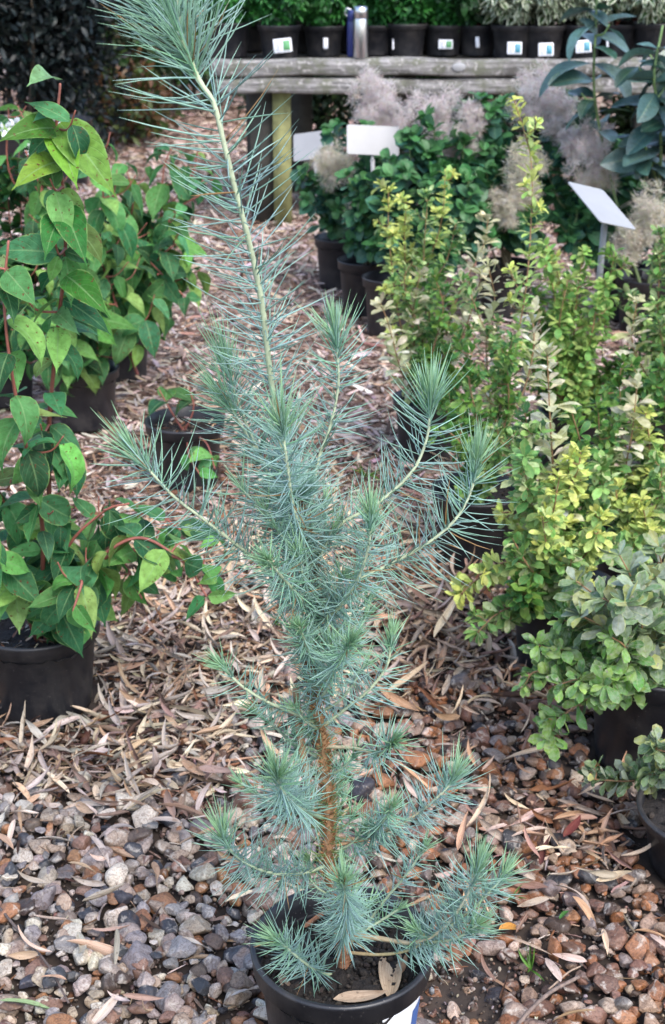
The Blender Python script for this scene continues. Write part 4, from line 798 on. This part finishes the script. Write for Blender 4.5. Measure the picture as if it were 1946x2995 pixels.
# potted plants on the bench
BG = 'potted plants on the timber bench'
def ticket(root, c, w_, h_, tilt, pic):
    X = np.array([math.cos(tilt), 0, math.sin(tilt)]); Yv = np.array([-math.sin(tilt)*.98, .17, math.cos(tilt)*.98]); Yv = nrm(Yv); N = nrm(np.cross(X, Yv))
    a = Acc(); frame_box(a, c, X, Yv, N, w_, h_, .002, (.80, .80, .84), bev=.004); lb = a.build('label', M['paper'], root)
    if w_ > .03:
        a = Acc(); frame_box(a, c+X*w_*.22+N*.002, X, Yv, N, w_*.38, h_*.7, .0015, pic, bev=.002); a.build('label_picture', M['paper'], lb)
        a = Acc()
        for k in range(5): frame_box(a, c-X*w_*(.26-.015*(k % 2))+Yv*h_*(.28-.14*k)+N*.0018, X, Yv, N, w_*(.22 if k else .3)*(1-.2*(k % 2)), h_*.04, .001, (.15, .15, .2))
        a.build('label_print', M['paper'], lb)
FG = [L(55, 125, 65)*.65, L(70, 142, 72)*.7, L(42, 100, 58)*.55]
def benchplant(sx, Y, r, h, kind, label, tick=None, seed=0):
    x = P(sx, 110, Y)[0]; root = thing('potted_'+kind, (x, Y, ZT), label, 'potted plant', BG)
    h *= .86; make_pot(root, x, Y, r, h, .9, z0=ZT-.012); POTS.pop()
    z = ZT+h*.85; n = 9 if kind == 'fern_shrub' else 8; stems = []
    for k in range(n):
        a_ = k*6.28/n+R.random(); e = R.uniform(.06, .16); hh = R.uniform(.16, .30)
        stems.append([np.array([x, Y, z]), np.array([x+math.cos(a_)*e*.7, Y+math.sin(a_)*e*.7, z+hh*.55]), np.array([x+math.cos(a_)*e*1.5, Y+math.sin(a_)*e*1.5, z+hh*.75])])
    if kind == 'fern_shrub':
        shrub(root, stems, T_ell, 'small', .040, FG, spacing=.013, per=4, up=.3, side=(12, .12, .05), stemc=((.1, .12, .05), (.1, .2, .06)), r=(.003, .0012), start=.1, grow=L(80, 170, 75)*.5, bunch=6)
    elif kind == 'variegated_shrub':
        shrub(root, stems, T_ell, 'varieg', .07, [L(70, 110, 60)*.55, L(90, 130, 70)*.55], spacing=.016, per=4, up=.4, side=(5, .08, .3), r=(.003, .0015), start=.3, bunch=14, stemc=((.1, .12, .05), (.1, .2, .06)))
    else:
        shrub(root, stems, T_ell, 'small', .065, [L(50, 95, 55)*.5, L(60, 115, 60)*.5], spacing=.016, per=4, up=.4, side=(5, .08, .3), r=(.003, .0015), start=.2, bunch=8)
    if tick:
        tx, ty, tw, th_, tl, pc = tick; c = P(tx, ty, Y-r*.99-.006); ticket(root, c, tw, th_, tl, pc)
g1, b1 = (.10, .30, .12), (.07, .26, .34)
BL = [(530, 6.85, .115, .18, 'fern_shrub', 'first ferny green plant at the left end of the bench, beside the pine tip', None),
      (650, 6.8, .105, .17, 'fern_shrub', 'ferny plant with the tilted white and green label on its pot', (657, 106, .085, .062, .10, g1)),
      (752, 6.9, .10, .16, 'fern_shrub', 'ferny plant with a narrow folded label, left of the flasks', (757, 101, .022, .05, .02, g1)),
      (872, 6.95, .10, .16, 'fern_shrub', 'ferny plant directly right of the flasks with a thin white stick label', (914, 102, .008, .05, 0, g1)),
      (945, 6.9, .10, .17, 'fern_shrub', 'ferny plant between the stick label and the small green label', None),
      (1030, 6.95, .10, .16, 'fern_shrub', 'ferny plant with the small white and green label near the bench middle', (1036, 103, .068, .042, 0, g1)),
      (1110, 6.95, .10, .16, 'leafy_shrub', 'dark leafy plant with a curled narrow label, left of the variegated ones', (1110, 98, .018, .05, .1, b1)),
      (1190, 6.8, .105, .17, 'variegated_shrub', 'white-edged variegated shrub with the first blue-pictured label', (1196, 112, .068, .055, 0, b1)),
      (1262, 6.78, .105, .17, 'variegated_shrub', 'white-edged variegated shrub with the lowest blue-pictured label', (1269, 115, .07, .058, .03, b1)),
      (1350, 6.8, .105, .17, 'variegated_shrub', 'variegated shrub with the third blue-pictured label, right of the green stem', (1356, 108, .072, .056, .08, b1)),
      (1430, 6.85, .10, .17, 'leafy_shrub', 'dark leafy plant with a thin stick label near the right end of the bench', (1412, 103, .01, .055, .05, b1)),
      (1520, 6.8, .11, .18, 'variegated_shrub', 'variegated shrub hanging over the rail at the far right of the bench', None)]
for b in BL: benchplant(b[0], b[1], b[2], b[3], b[4], b[5], b[6])
for k, (sx, kd) in enumerate([(570, 'fern_shrub'), (700, 'fern_shrub'), (820, 'fern_shrub'), (960, 'fern_shrub'), (1080, 'fern_shrub'), (1220, 'leafy_shrub'), (1340, 'leafy_shrub'), (1470, 'leafy_shrub')]):
    benchplant(sx, 7.2, .11, .17, kd, 'green foliage plant in the back row on the bench, behind the labelled pots')
# ------------------------------------------------------------------ hedges and far shrubs
def mass(name, c, size, n, leaf, lsz, cols, label, cat, mat='small', group=None, core=True, stems=6, hang=0.0, lumps=22):
    c = np.asarray(c, float); size = np.asarray(size, float); root = thing(name, (c[0], c[1], 0), label, cat, group)
    a = Acc(); lc = nrm(R.normal(size=(lumps, 3)))*R.uniform(.25, .85, (lumps, 1)); lr = R.uniform(.25, .5, lumps)
    k = R.integers(0, lumps, n); d = nrm(R.normal(size=(n, 3))); rr_ = R.uniform(.55, 1.05, n)
    loc = lc[k]+d*(lr[k]*rr_)[:, None]; pos = c+loc*size/2
    ok = pos[:, 2] > .02; pos, d = pos[ok], d[ok]; n = len(pos)
    D = d+R.normal(0, .6, (n, 3))+np.array([0, 0, hang]); cc = vary(cols, n, .28)
    pick(a, leaf, pos, D, d+R.normal(0, .4, (n, 3)), lsz*R.uniform(.6, 1.3, n), cc); a.build('foliage', M[mat], root)
    b = Acc()
    for k in range(stems):
        e = c+lc[k % lumps]*size/2; s = np.array([c[0]+R.uniform(-.2, .2)*size[0], c[1]+R.uniform(-.1, .1)*size[1], 0])
        tube(b, smooth_path([s, (s+e)/2+R.normal(0, .04, 3), e], 6), .02, .006, (.07, .05, .035), (.1, .08, .05), 6)
    b.build('branches', M['bark'], root); return root
DK = [L(28, 42, 50)*.5, L(36, 52, 56)*.5, L(24, 34, 42)*.5]
for k, (sx, Y, wd, ht) in enumerate([(-60, 8.6, 1.3, 2.3), (60, 8.7, 1.1, 2.2), (160, 8.9, .9, 2.1)]):
    x = P(sx, 100, Y)[0]
    mass('conifer', (x, Y, ht/2+.15), (wd, 1.0, ht), 9000, T_ell, .06, DK, ['dark blue-green conifer at the far left edge', 'dark blue-green conifer, middle of three at upper left', 'dark conifer nearest the path at upper left'][k], 'conifer', group='dark conifers at the upper left', lumps=40)
    make = Acc()
for sx in (30, 130):
    x = P(sx, 250, 7.9)[0]; r_ = thing('empty_pot', (x, 7.9, 0), 'large black pot at the foot of the dark conifers, '+('left one' if sx < 100 else 'right one by the path'), 'pot', 'pots under the conifers'); make_pot(r_, x, 7.9, .2, .36, .9)
RB = [L(60, 95, 50)*.5, L(85, 110, 55)*.5, L(110, 80, 50)*.5, L(50, 75, 45)*.5]
for k, (sx, Y, wd, ht, cl, lb) in enumerate([(250, 10.2, 1.1, 1.5, RB, 'mixed brown and green shrub beyond the mulch, right of the conifers'), (350, 11.0, 1.5, 1.7, [L(70, 115, 55)*.5, L(90, 130, 65)*.5], 'green shrub beyond the mulch behind the pine tip'), (470, 11.5, 1.6, 1.9, [L(50, 95, 50)*.5, L(60, 110, 60)*.5], 'green shrub beyond the left end of the bench'), (300, 9.6, .6, .5, [L(130, 90, 60)*.5, L(100, 120, 60)*.5], 'low rusty brown shrub at the edge of the mulch')]):
    x = P(sx, 200, Y)[0]; mass('far_shrub', (x, Y, ht/2), (wd, 1.0, ht), 6000 if k < 3 else 1500, T_ell, .07, cl, lb, 'shrub', group='shrubs beyond the mulch')
for k in range(7):
    x = -2.2+k*1.25; mass('hedge_shrub', (x, 13.0+.3*(k % 2), 1.3), (1.9, 1.4, 2.8), 7000, T_ell, .10, [L(40, 62, 42)*.5, L(55, 80, 48)*.5], 'dark green hedge shrub in the row far behind the bench', 'hedge shrub', group='hedge shrubs far behind the bench', lumps=36)
for k in range(5):
    x = XL+.45+k*.62; mass('under_bench_shrub', (x, 8.1, .45), (.75, .6, .9), 2600, T_ell, .06, [L(45, 70, 45)*.45, L(60, 85, 50)*.45], ['low dark shrub','second low dark shrub','third low dark shrub','fourth low dark shrub','fifth low dark shrub'][k]+' from the left in the shade behind the bench legs', 'shrub', group='low shrubs behind the bench', lumps=14)
# ------------------------------------------------------------------ loose litter, stones
def ico(n):
    import bmesh
    bm = bmesh.new(); bmesh.ops.create_icosphere(bm, subdivisions=n, radius=1)
    v = np.array([x.co[:] for x in bm.verts]); f = np.array([[y.index for y in x.verts] for x in bm.faces]); bm.free(); return v, f
def stone_tmpl(sub, seed):
    rr_ = np.random.default_rng(seed); v, f = ico(sub); n = rr_.integers(7, 13); N = nrm(rr_.normal(size=(n, 3))); d = rr_.uniform(.62, 1.0, n)
    dots = v@N.T; k = 11.0 if seed % 3 else 30.0
    inv = np.maximum(dots, 0)/d; r = 1/np.maximum((np.sum(inv**k, 1)+.75**k)**(1/k), .2)
    v = v*r[:, None]; v = v*np.array([1.0, rr_.uniform(.65, .95), rr_.uniform(.45, .75)])
    v += .02*np.sin(v[:, ::-1]*9+rr_.uniform(0, 6, 3)); v /= np.abs(v[:, 0]).max()
    return v, np.zeros((0, 4), int), f, v[:, :2]*.5+.5
ST_hi = [stone_tmpl(4, s) for s in range(18)]; ST_lo = [stone_tmpl(3, s) for s in range(18)]
STC = {'cream': L(216, 204, 188)*.7, 'tan': L(180, 160, 140)*.68, 'rust-orange': L(178, 128, 90)*.62, 'reddish brown': L(146, 112, 96)*.62, 'grey': L(152, 147, 146)*.68, 'pinkish grey': L(172, 156, 148)*.68, 'blue-black': L(74, 75, 82)*.6, 'dark brown': L(102, 85, 75)*.58}
SN = list(STC)
WL = np.array([.20, .17, .07, .11, .17, .14, .08, .06]); WR = np.array([.07, .15, .27, .19, .08, .07, .07, .10])
LTC = {'pale straw': L(222, 204, 180)*.88, 'silvery grey': L(202, 190, 180)*.82, 'tan': L(206, 174, 146)*.78, 'pinkish brown': L(180, 152, 140)*.7, 'rusty brown': L(160, 112, 80)*.6, 'dark brown': L(104, 78, 66)*.55}
LN = list(LTC); WLT = np.array([.27, .31, .19, .14, .05, .04])
def inpot(x, y, m=0.0):
    b = np.zeros(len(x), bool)
    for cx, cy, r in POTS: b |= (x-cx)**2+(y-cy)**2 < (r+m)**2
    return b
def stone_frac(x, y):
    """share of the surface that is bare stone rather than litter"""
    s = proj(np.stack([x, y, np.zeros_like(x)], 1)); sx, sy = s[:, 0], s[:, 1]
    left = np.clip((sy-1760)/200, 0, 1); right = np.clip((sy-1450)/250, 0, 1)
    t = np.clip((sx-480)/200, 0, 1); f = left*(1-t)+right*t
    f = f*(1-.45*np.exp(-(((sx-1400)/200)**2+((sy-1950)/110)**2)))
    return f
# stones: jittered grid, big ones fewer
xs, ys = np.meshgrid(np.arange(-.75, .95, .0185), np.arange(.95, 2.85, .0185)); n = xs.size
x = xs.ravel()+R.normal(0, .006, n); y = ys.ravel()+R.normal(0, .006, n)
sf = stone_frac(x, y); keep = (R.random(n) < np.clip(.16+sf*1.0, 0, 1)) & ~inpot(x, y, .012)
s = proj(np.stack([x, y, x*0], 1)); keep &= (s[:, 0] > -60) & (s[:, 0] < 1610) & (s[:, 1] < 2480)
soilp = np.exp(-(((s[:, 0]-1110)/150)**2+((s[:, 1]-2310)/80)**2)); keep &= R.random(n) > soilp*.62
x, y, sf, s, soilp = x[keep], y[keep], sf[keep], s[keep], soilp[keep]; n = len(x)
rad = np.clip(R.lognormal(math.log(.0122), .36, n), .006, .025)*np.where(sf < .3, .8, 1)
z = rad*R.uniform(.0, .5, n)+gh(x, y)-.004-soilp*.006+.016*R.random(n)*(sf > .3)*(1-soilp)
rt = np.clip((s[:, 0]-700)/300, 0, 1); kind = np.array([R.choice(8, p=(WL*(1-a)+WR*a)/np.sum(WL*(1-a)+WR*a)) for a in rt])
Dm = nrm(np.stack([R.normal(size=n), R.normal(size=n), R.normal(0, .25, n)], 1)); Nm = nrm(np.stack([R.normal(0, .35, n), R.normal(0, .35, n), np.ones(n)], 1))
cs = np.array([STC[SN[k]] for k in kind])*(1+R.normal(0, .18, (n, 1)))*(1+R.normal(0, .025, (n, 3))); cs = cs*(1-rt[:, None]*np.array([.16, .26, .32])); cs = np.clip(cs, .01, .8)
inv_ = (s[:, 0] > 5) & (s[:, 0] < 1540) & (s[:, 1] < 2370)
app = np.where(inv_, rad/s[:, 2]*(.6+z/.02*.4), 0); order = np.argsort(-app); ind = np.zeros(n, bool); ind[order[:300]] = True
tk = R.integers(0, 18, n)
SA = Acc()
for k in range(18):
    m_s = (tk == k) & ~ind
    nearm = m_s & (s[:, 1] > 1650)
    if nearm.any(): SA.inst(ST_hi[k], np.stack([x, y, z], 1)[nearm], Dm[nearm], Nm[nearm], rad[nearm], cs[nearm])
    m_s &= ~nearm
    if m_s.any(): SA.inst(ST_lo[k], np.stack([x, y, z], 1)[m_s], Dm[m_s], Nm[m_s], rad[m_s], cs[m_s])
ng = 26000; gx_ = R.uniform(-.75, .95, ng); gy_ = R.uniform(.95, 2.6, ng); kg = ~inpot(gx_, gy_, .006); gx_, gy_ = gx_[kg], gy_[kg]; ng = len(gx_)
SA.inst(ST_c, np.stack([gx_, gy_, gh(gx_, gy_)+R.uniform(-.002, .004, ng)], 1), R.normal(size=(ng, 3)), R.normal(size=(ng, 3)), np.clip(R.lognormal(-5.9, .45, ng), .0012, .007), vary([STC['tan'], STC['dark brown'], STC['grey'], STC['reddish brown'], (.03, .022, .018)], ng, .25, w=[.15, .25, .1, .2, .3]))
o = SA.build('gravel', M['stone']); o['kind'] = 'stuff'; o['label'] = 'mixed flint gravel among the dry leaves'; o['category'] = 'gravel'
from mathutils import Matrix
def tmesh(tm, name, mat):
    a = Acc(); a.add(tm[0], tm[1] if len(tm[1]) else None, tm[2] if len(tm[2]) else None, tm[3]); o = a.build(name, mat); me = o.data; bpy.data.objects.remove(o); return me
st_me = [tmesh(t, 'pebble', M['stone_i']) for t in ST_hi]
def where(sx, sy):
    a = 'left of the pine pot' if sx < 585 else ('behind the pine pot' if sx < 1010 and sy < 2100 else ('right of the pine pot' if sx < 1250 else 'towards the right edge'))
    b = 'close to the camera' if sy > 2150 else ('in mid gravel' if sy > 1900 else 'among the litter further back')
    return a, b
def put(name, me, pos, D, N, sc, col, label, cat, group):
    D = nrm(D); X = nrm(np.cross(D, N)); N = np.cross(X, D); o = bpy.data.objects.new(name, me); COL.objects.link(o)
    o.matrix_world = Matrix(((X[0]*sc[0], D[0]*sc[1], N[0]*sc[2], pos[0]), (X[1]*sc[0], D[1]*sc[1], N[1]*sc[2], pos[1]), (X[2]*sc[0], D[2]*sc[1], N[2]*sc[2], pos[2]), (0, 0, 0, 1)))
    o.color = (*[float(c) for c in col], 1); tag(o, label, cat, group); return o
for i in np.nonzero(ind)[0]:
    a_, b_ = where(s[i, 0], s[i, 1])
    put('pebble', st_me[tk[i]], (x[i], y[i], z[i]+.002), Dm[i], Nm[i], (rad[i],)*3, cs[i], f'{SN[kind[i]]} flint pebble {a_}, {b_}', 'pebble', f'{SN[kind[i]]} pebbles {a_}, {b_}')
# dry leaves (long bamboo-like blades)
def litter(nn, x0, x1, y0, y1, zf, thin, pw=1.0):
    x = R.uniform(x0, x1, nn); y = y0+(y1-y0)*R.random(nn)**pw; s = proj(np.stack([x, y, x*0], 1))
    k = (s[:, 0] > -90) & (s[:, 0] < 1640) & (s[:, 1] < 2470) & ~inpot(x, y, .02)
    k &= R.random(nn) < thin(x, y)
    return x[k], y[k], s[k]
x, y, s = litter(17000, -.85, 1.1, .95, 3.0, 0, lambda x, y: np.clip(1.05-stone_frac(x, y)*1.0, .06, 1))
n = len(x); sf = stone_frac(x, y)
ln = np.clip(R.lognormal(math.log(.055), .35, n), .025, .12); wd = R.uniform(.55, 1.9, n)*(.055/ln)**.6; z = gh(x, y)+.004+R.random(n)*.020+sf*.014
th = R.random(n)*6.28; D = np.stack([np.cos(th), np.sin(th), R.normal(0, .2, n)], 1); N = nrm(np.stack([R.normal(0, .55, n), R.normal(0, .55, n), np.ones(n)], 1))
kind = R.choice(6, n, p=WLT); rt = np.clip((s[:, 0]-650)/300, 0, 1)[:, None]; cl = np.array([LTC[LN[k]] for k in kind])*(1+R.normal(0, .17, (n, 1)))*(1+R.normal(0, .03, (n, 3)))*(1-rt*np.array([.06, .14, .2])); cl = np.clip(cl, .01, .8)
inv_ = (s[:, 0] > 5) & (s[:, 0] < 1540) & (s[:, 1] < 2370) & (s[:, 1] > 1450)
app = np.where(inv_, ln**1.5*wd/s[:, 2]**2*(z+.01+sf*.02), 0); ind = np.zeros(n, bool); ind[np.argsort(-app)[:290]] = True
z = np.where(ind, z+.004, z)
LA = Acc(); tk = R.integers(0, 6, n); pos = np.stack([x, y, z], 1); sc3 = np.stack([ln*wd, ln, ln], 1)
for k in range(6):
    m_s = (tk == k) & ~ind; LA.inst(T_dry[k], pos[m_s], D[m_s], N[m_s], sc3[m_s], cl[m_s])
ly_me = [tmesh(t, 'dry_leaf', M['litter_i']) for t in T_dry]
for i in np.nonzero(ind)[0]:
    a_, b_ = where(s[i, 0], s[i, 1]); b_ = b_.replace('in mid gravel', 'on the mid gravel')
    put('dry_leaf', ly_me[tk[i]], pos[i], D[i], N[i], sc3[i], cl[i], f'{LN[kind[i]]} dry leaf blade {a_}, {b_}', 'fallen leaf', f'{LN[kind[i]]} dry leaf blades {a_}, {b_}')
# wood strips and straw mixed in
x, y, s = litter(26000, -.9, 1.2, .95, 3.4, 0, lambda x, y: np.clip(1.0-stone_frac(x, y)*.93, .03, 1)); n = len(x)
ln = R.uniform(.015, .05, n); wd = R.uniform(.3, 1.3, n); z = gh(x, y)+R.random(n)*.013; th = R.random(n)*6.28
D = np.stack([np.cos(th), np.sin(th), R.normal(0, .14, n)], 1); N = nrm(np.stack([R.normal(0, .4, n), R.normal(0, .4, n), np.ones(n)], 1))
cl = vary([LTC[k] for k in LN], n, .24, w=[.18, .17, .19, .2, .13, .13]); pick(LA, T_strip, np.stack([x, y, z], 1), D, N, np.stack([ln*wd, ln, ln], 1), cl)
nb = 5200; bx = R.uniform(-.9, 1.2, nb); by = R.uniform(1.2, 3.6, nb); kb = (R.random(nb) < 1.05-stone_frac(bx, by)) & ~inpot(bx, by, .01); bx, by = bx[kb], by[kb]; nb = len(bx); lb = np.clip(R.lognormal(-4.7, .4, nb), .004, .022)
LA.inst(ST_c, np.stack([bx, by, gh(bx, by)+R.uniform(.002, .016, nb)], 1), R.normal(size=(nb, 3))*[1, 1, .25], R.normal(0, .3, (nb, 3))+[0, 0, 1], np.stack([lb*1.1, lb*.7, lb*.35], 1), vary([L(96, 66, 52)*.7, L(132, 92, 68)*.7, L(70, 52, 44)*.7, L(160, 118, 88)*.7], nb, .25))
LA.c = [c_*np.clip(.95+.24*np.sin(v_[:, :1]*7+1.3*np.sin(v_[:, 1:2]*9))*np.sin(v_[:, 1:2]*6.5+v_[:, :1]*4), .6, 1.15).astype(np.float32) for c_, v_ in zip(LA.c, LA.v)]
o = LA.build('leaf_litter', M['litter']); o['kind'] = 'stuff'; o['label'] = 'dry leaf and bark litter on the ground'; o['category'] = 'leaf litter'
FA = Acc()
x, y, s = litter(150000, -4.5, 4.5, 3.0, 9.5, 0, lambda x, y: np.ones_like(x), 1.15); n = len(x)
ln = R.uniform(.02, .07, n)*(1+.08*(y-3)); wd = R.uniform(.8, 2.2, n); z = gh(x, y)*(np.abs(x) < 3)+R.random(n)*.018; th = R.random(n)*6.28
D = np.stack([np.cos(th), np.sin(th), R.normal(0, .18, n)], 1); N = nrm(np.stack([R.normal(0, .45, n), R.normal(0, .45, n), np.ones(n)], 1))
cl = vary([L(216, 198, 184)*.95, L(196, 174, 158)*.9, L(172, 142, 122)*.8, L(130, 102, 88)*.65, L(200, 186, 182)*.85], n, .24)
pick(FA, T_chip, np.stack([x, y, z], 1), D, N, np.stack([ln*wd, ln, ln], 1), cl)
x, y, s = litter(30000, -6, 3, 9.5, 14, 0, lambda x, y: np.ones_like(x), 1.0); n = len(x); th = R.random(n)*6.28; ln = R.uniform(.06, .14, n)
D = np.stack([np.cos(th), np.sin(th), R.normal(0, .18, n)], 1); N = nrm(np.stack([R.normal(0, .4, n), R.normal(0, .4, n), np.ones(n)], 1))
pick(FA, T_chip, np.stack([x, y, R.random(n)*.02], 1), D, N, np.stack([ln*1.8, ln, ln], 1), vary([L(205, 180, 165)*.78, L(180, 155, 140)*.75], n, .2))
o = FA.build('bark_mulch', M['litter']); o['kind'] = 'stuff'; o['label'] = 'pale chipped mulch of the path further back'; o['category'] = 'mulch'
# litter caught on the dogwood pots' soil
for root, pc, r_, h_, sf_ in ((d1, pa, .115, .17, .8), (d2, p2, .092, .165, .82)):
    a = Acc(); n = 70; th = R.random(n)*6.28; rr_ = r_*.85*R.random(n)**.5; pos = np.stack([pc[0]+rr_*np.cos(th), pc[1]+rr_*np.sin(th), np.full(n, h_*sf_+.004)+R.random(n)*.008], 1)
    t2 = R.random(n)*6.28; ln = R.uniform(.015, .04, n); pick(a, T_strip, pos, np.stack([np.cos(t2), np.sin(t2), R.normal(0, .2, n)], 1), np.stack([R.normal(0, .3, n), R.normal(0, .3, n), np.ones(n)], 1), np.stack([ln*1.3, ln, ln], 1), vary([LTC[k] for k in LN], n, .2)); a.build('mulch', M['litter'], root)
# fallen twigs
def twig(name, pts, r0, r1, col, label):
    a = Acc(); tube(a, smooth_path([G(x, y, z) for x, y, z in pts], 8), r0, r1, col, None, 7, .12); o = a.build(name, M['bark']); tag(o, label, 'twig')
twig('twig', [(1190, 2400, .03), (1230, 2350, .028), (1280, 2305, .032), (1345, 2270, .03)], .0032, .0024, (.22, .16, .13), 'long grey-brown twig lying diagonally at the bottom right')
twig('twig', [(0, 2110, .03), (50, 2170, .028), (110, 2240, .03), (160, 2330, .025)], .0022, .0014, (.12, .09, .08), 'thin dark twig lying at the lower left edge')
twig('twig', [(1275, 2300, .03), (1320, 2260, .035), (1350, 2245, .03)], .0015, .001, (.35, .25, .18), 'short thin straw twig crossing the long grey twig')
# small weeds
for k, (sx, sy, nb, ln_, lb) in enumerate([(1235, 2255, 7, .035, 'tiny green grass seedling on the bare soil right of the pine pot'), (1190, 2090, 4, .03, 'little green weed blades beside the lower right pine branch'), (850, 1110, 9, .05, 'green weed on the mulch path right of the pine stem'), (640, 1450, 3, .02, 'tiny weed among the litter near the pine')]):
    c = G(sx, sy, .012); a = Acc(); th = R.random(nb)*6.28; D = np.stack([np.cos(th), np.sin(th), R.uniform(.3, 1.1, nb)], 1)
    pick(a, T_dry, np.repeat(c[None], nb, 0), D, np.stack([R.normal(0, .3, nb), R.normal(0, .3, nb), np.ones(nb)], 1), np.stack([np.full(nb, ln_*.8), np.full(nb, ln_), np.full(nb, ln_)], 1), vary([L(110, 160, 60)*.6], nb, .15))
    o = a.build('weed_seedling', M['small']); tag(o, lb, 'weed')
# fresh and coloured fallen leaves
for a_, b_, wd, c_, tm, lab_ in [((1300, 2135), (1325, 2110), 1.6, (.05, .16, .03), 0, 'green fallen leaf on the gravel right of the pine pot'),
        ((1160, 2160), (1250, 2110), 1.9, (.5, .24, .05), 2, 'bright orange-yellow curled leaf tip among the pebbles at right'), ((1310, 1945), (1360, 1890), 1.9, (.14, .035, .03), 3, 'dark crimson fallen leaf on the gravel at right'),
        ((1255, 2010), (1290, 1930), 1.6, (.10, .03, .025), 1, 'dark maroon shrivelled leaf between pebbles at right'), ((0, 2325), (130, 2335), .9, (.22, .32, .16), 0, 'long pale green blade lying at the lower left corner')]:
    sx_small = a_[0] > 0
    p0 = G(*a_, .03); p1 = G(*b_, .03)
    if np.linalg.norm(p1-p0) > .05: p1 = p0+(p1-p0)*(.05/np.linalg.norm(p1-p0)) if sx_small else p1
    fallen('fallen_leaf', p0, p1-p0, np.array([0.1, -.1, 1]), np.linalg.norm(p1-p0)*1.1, wd, c_, lab_, tm=tm)
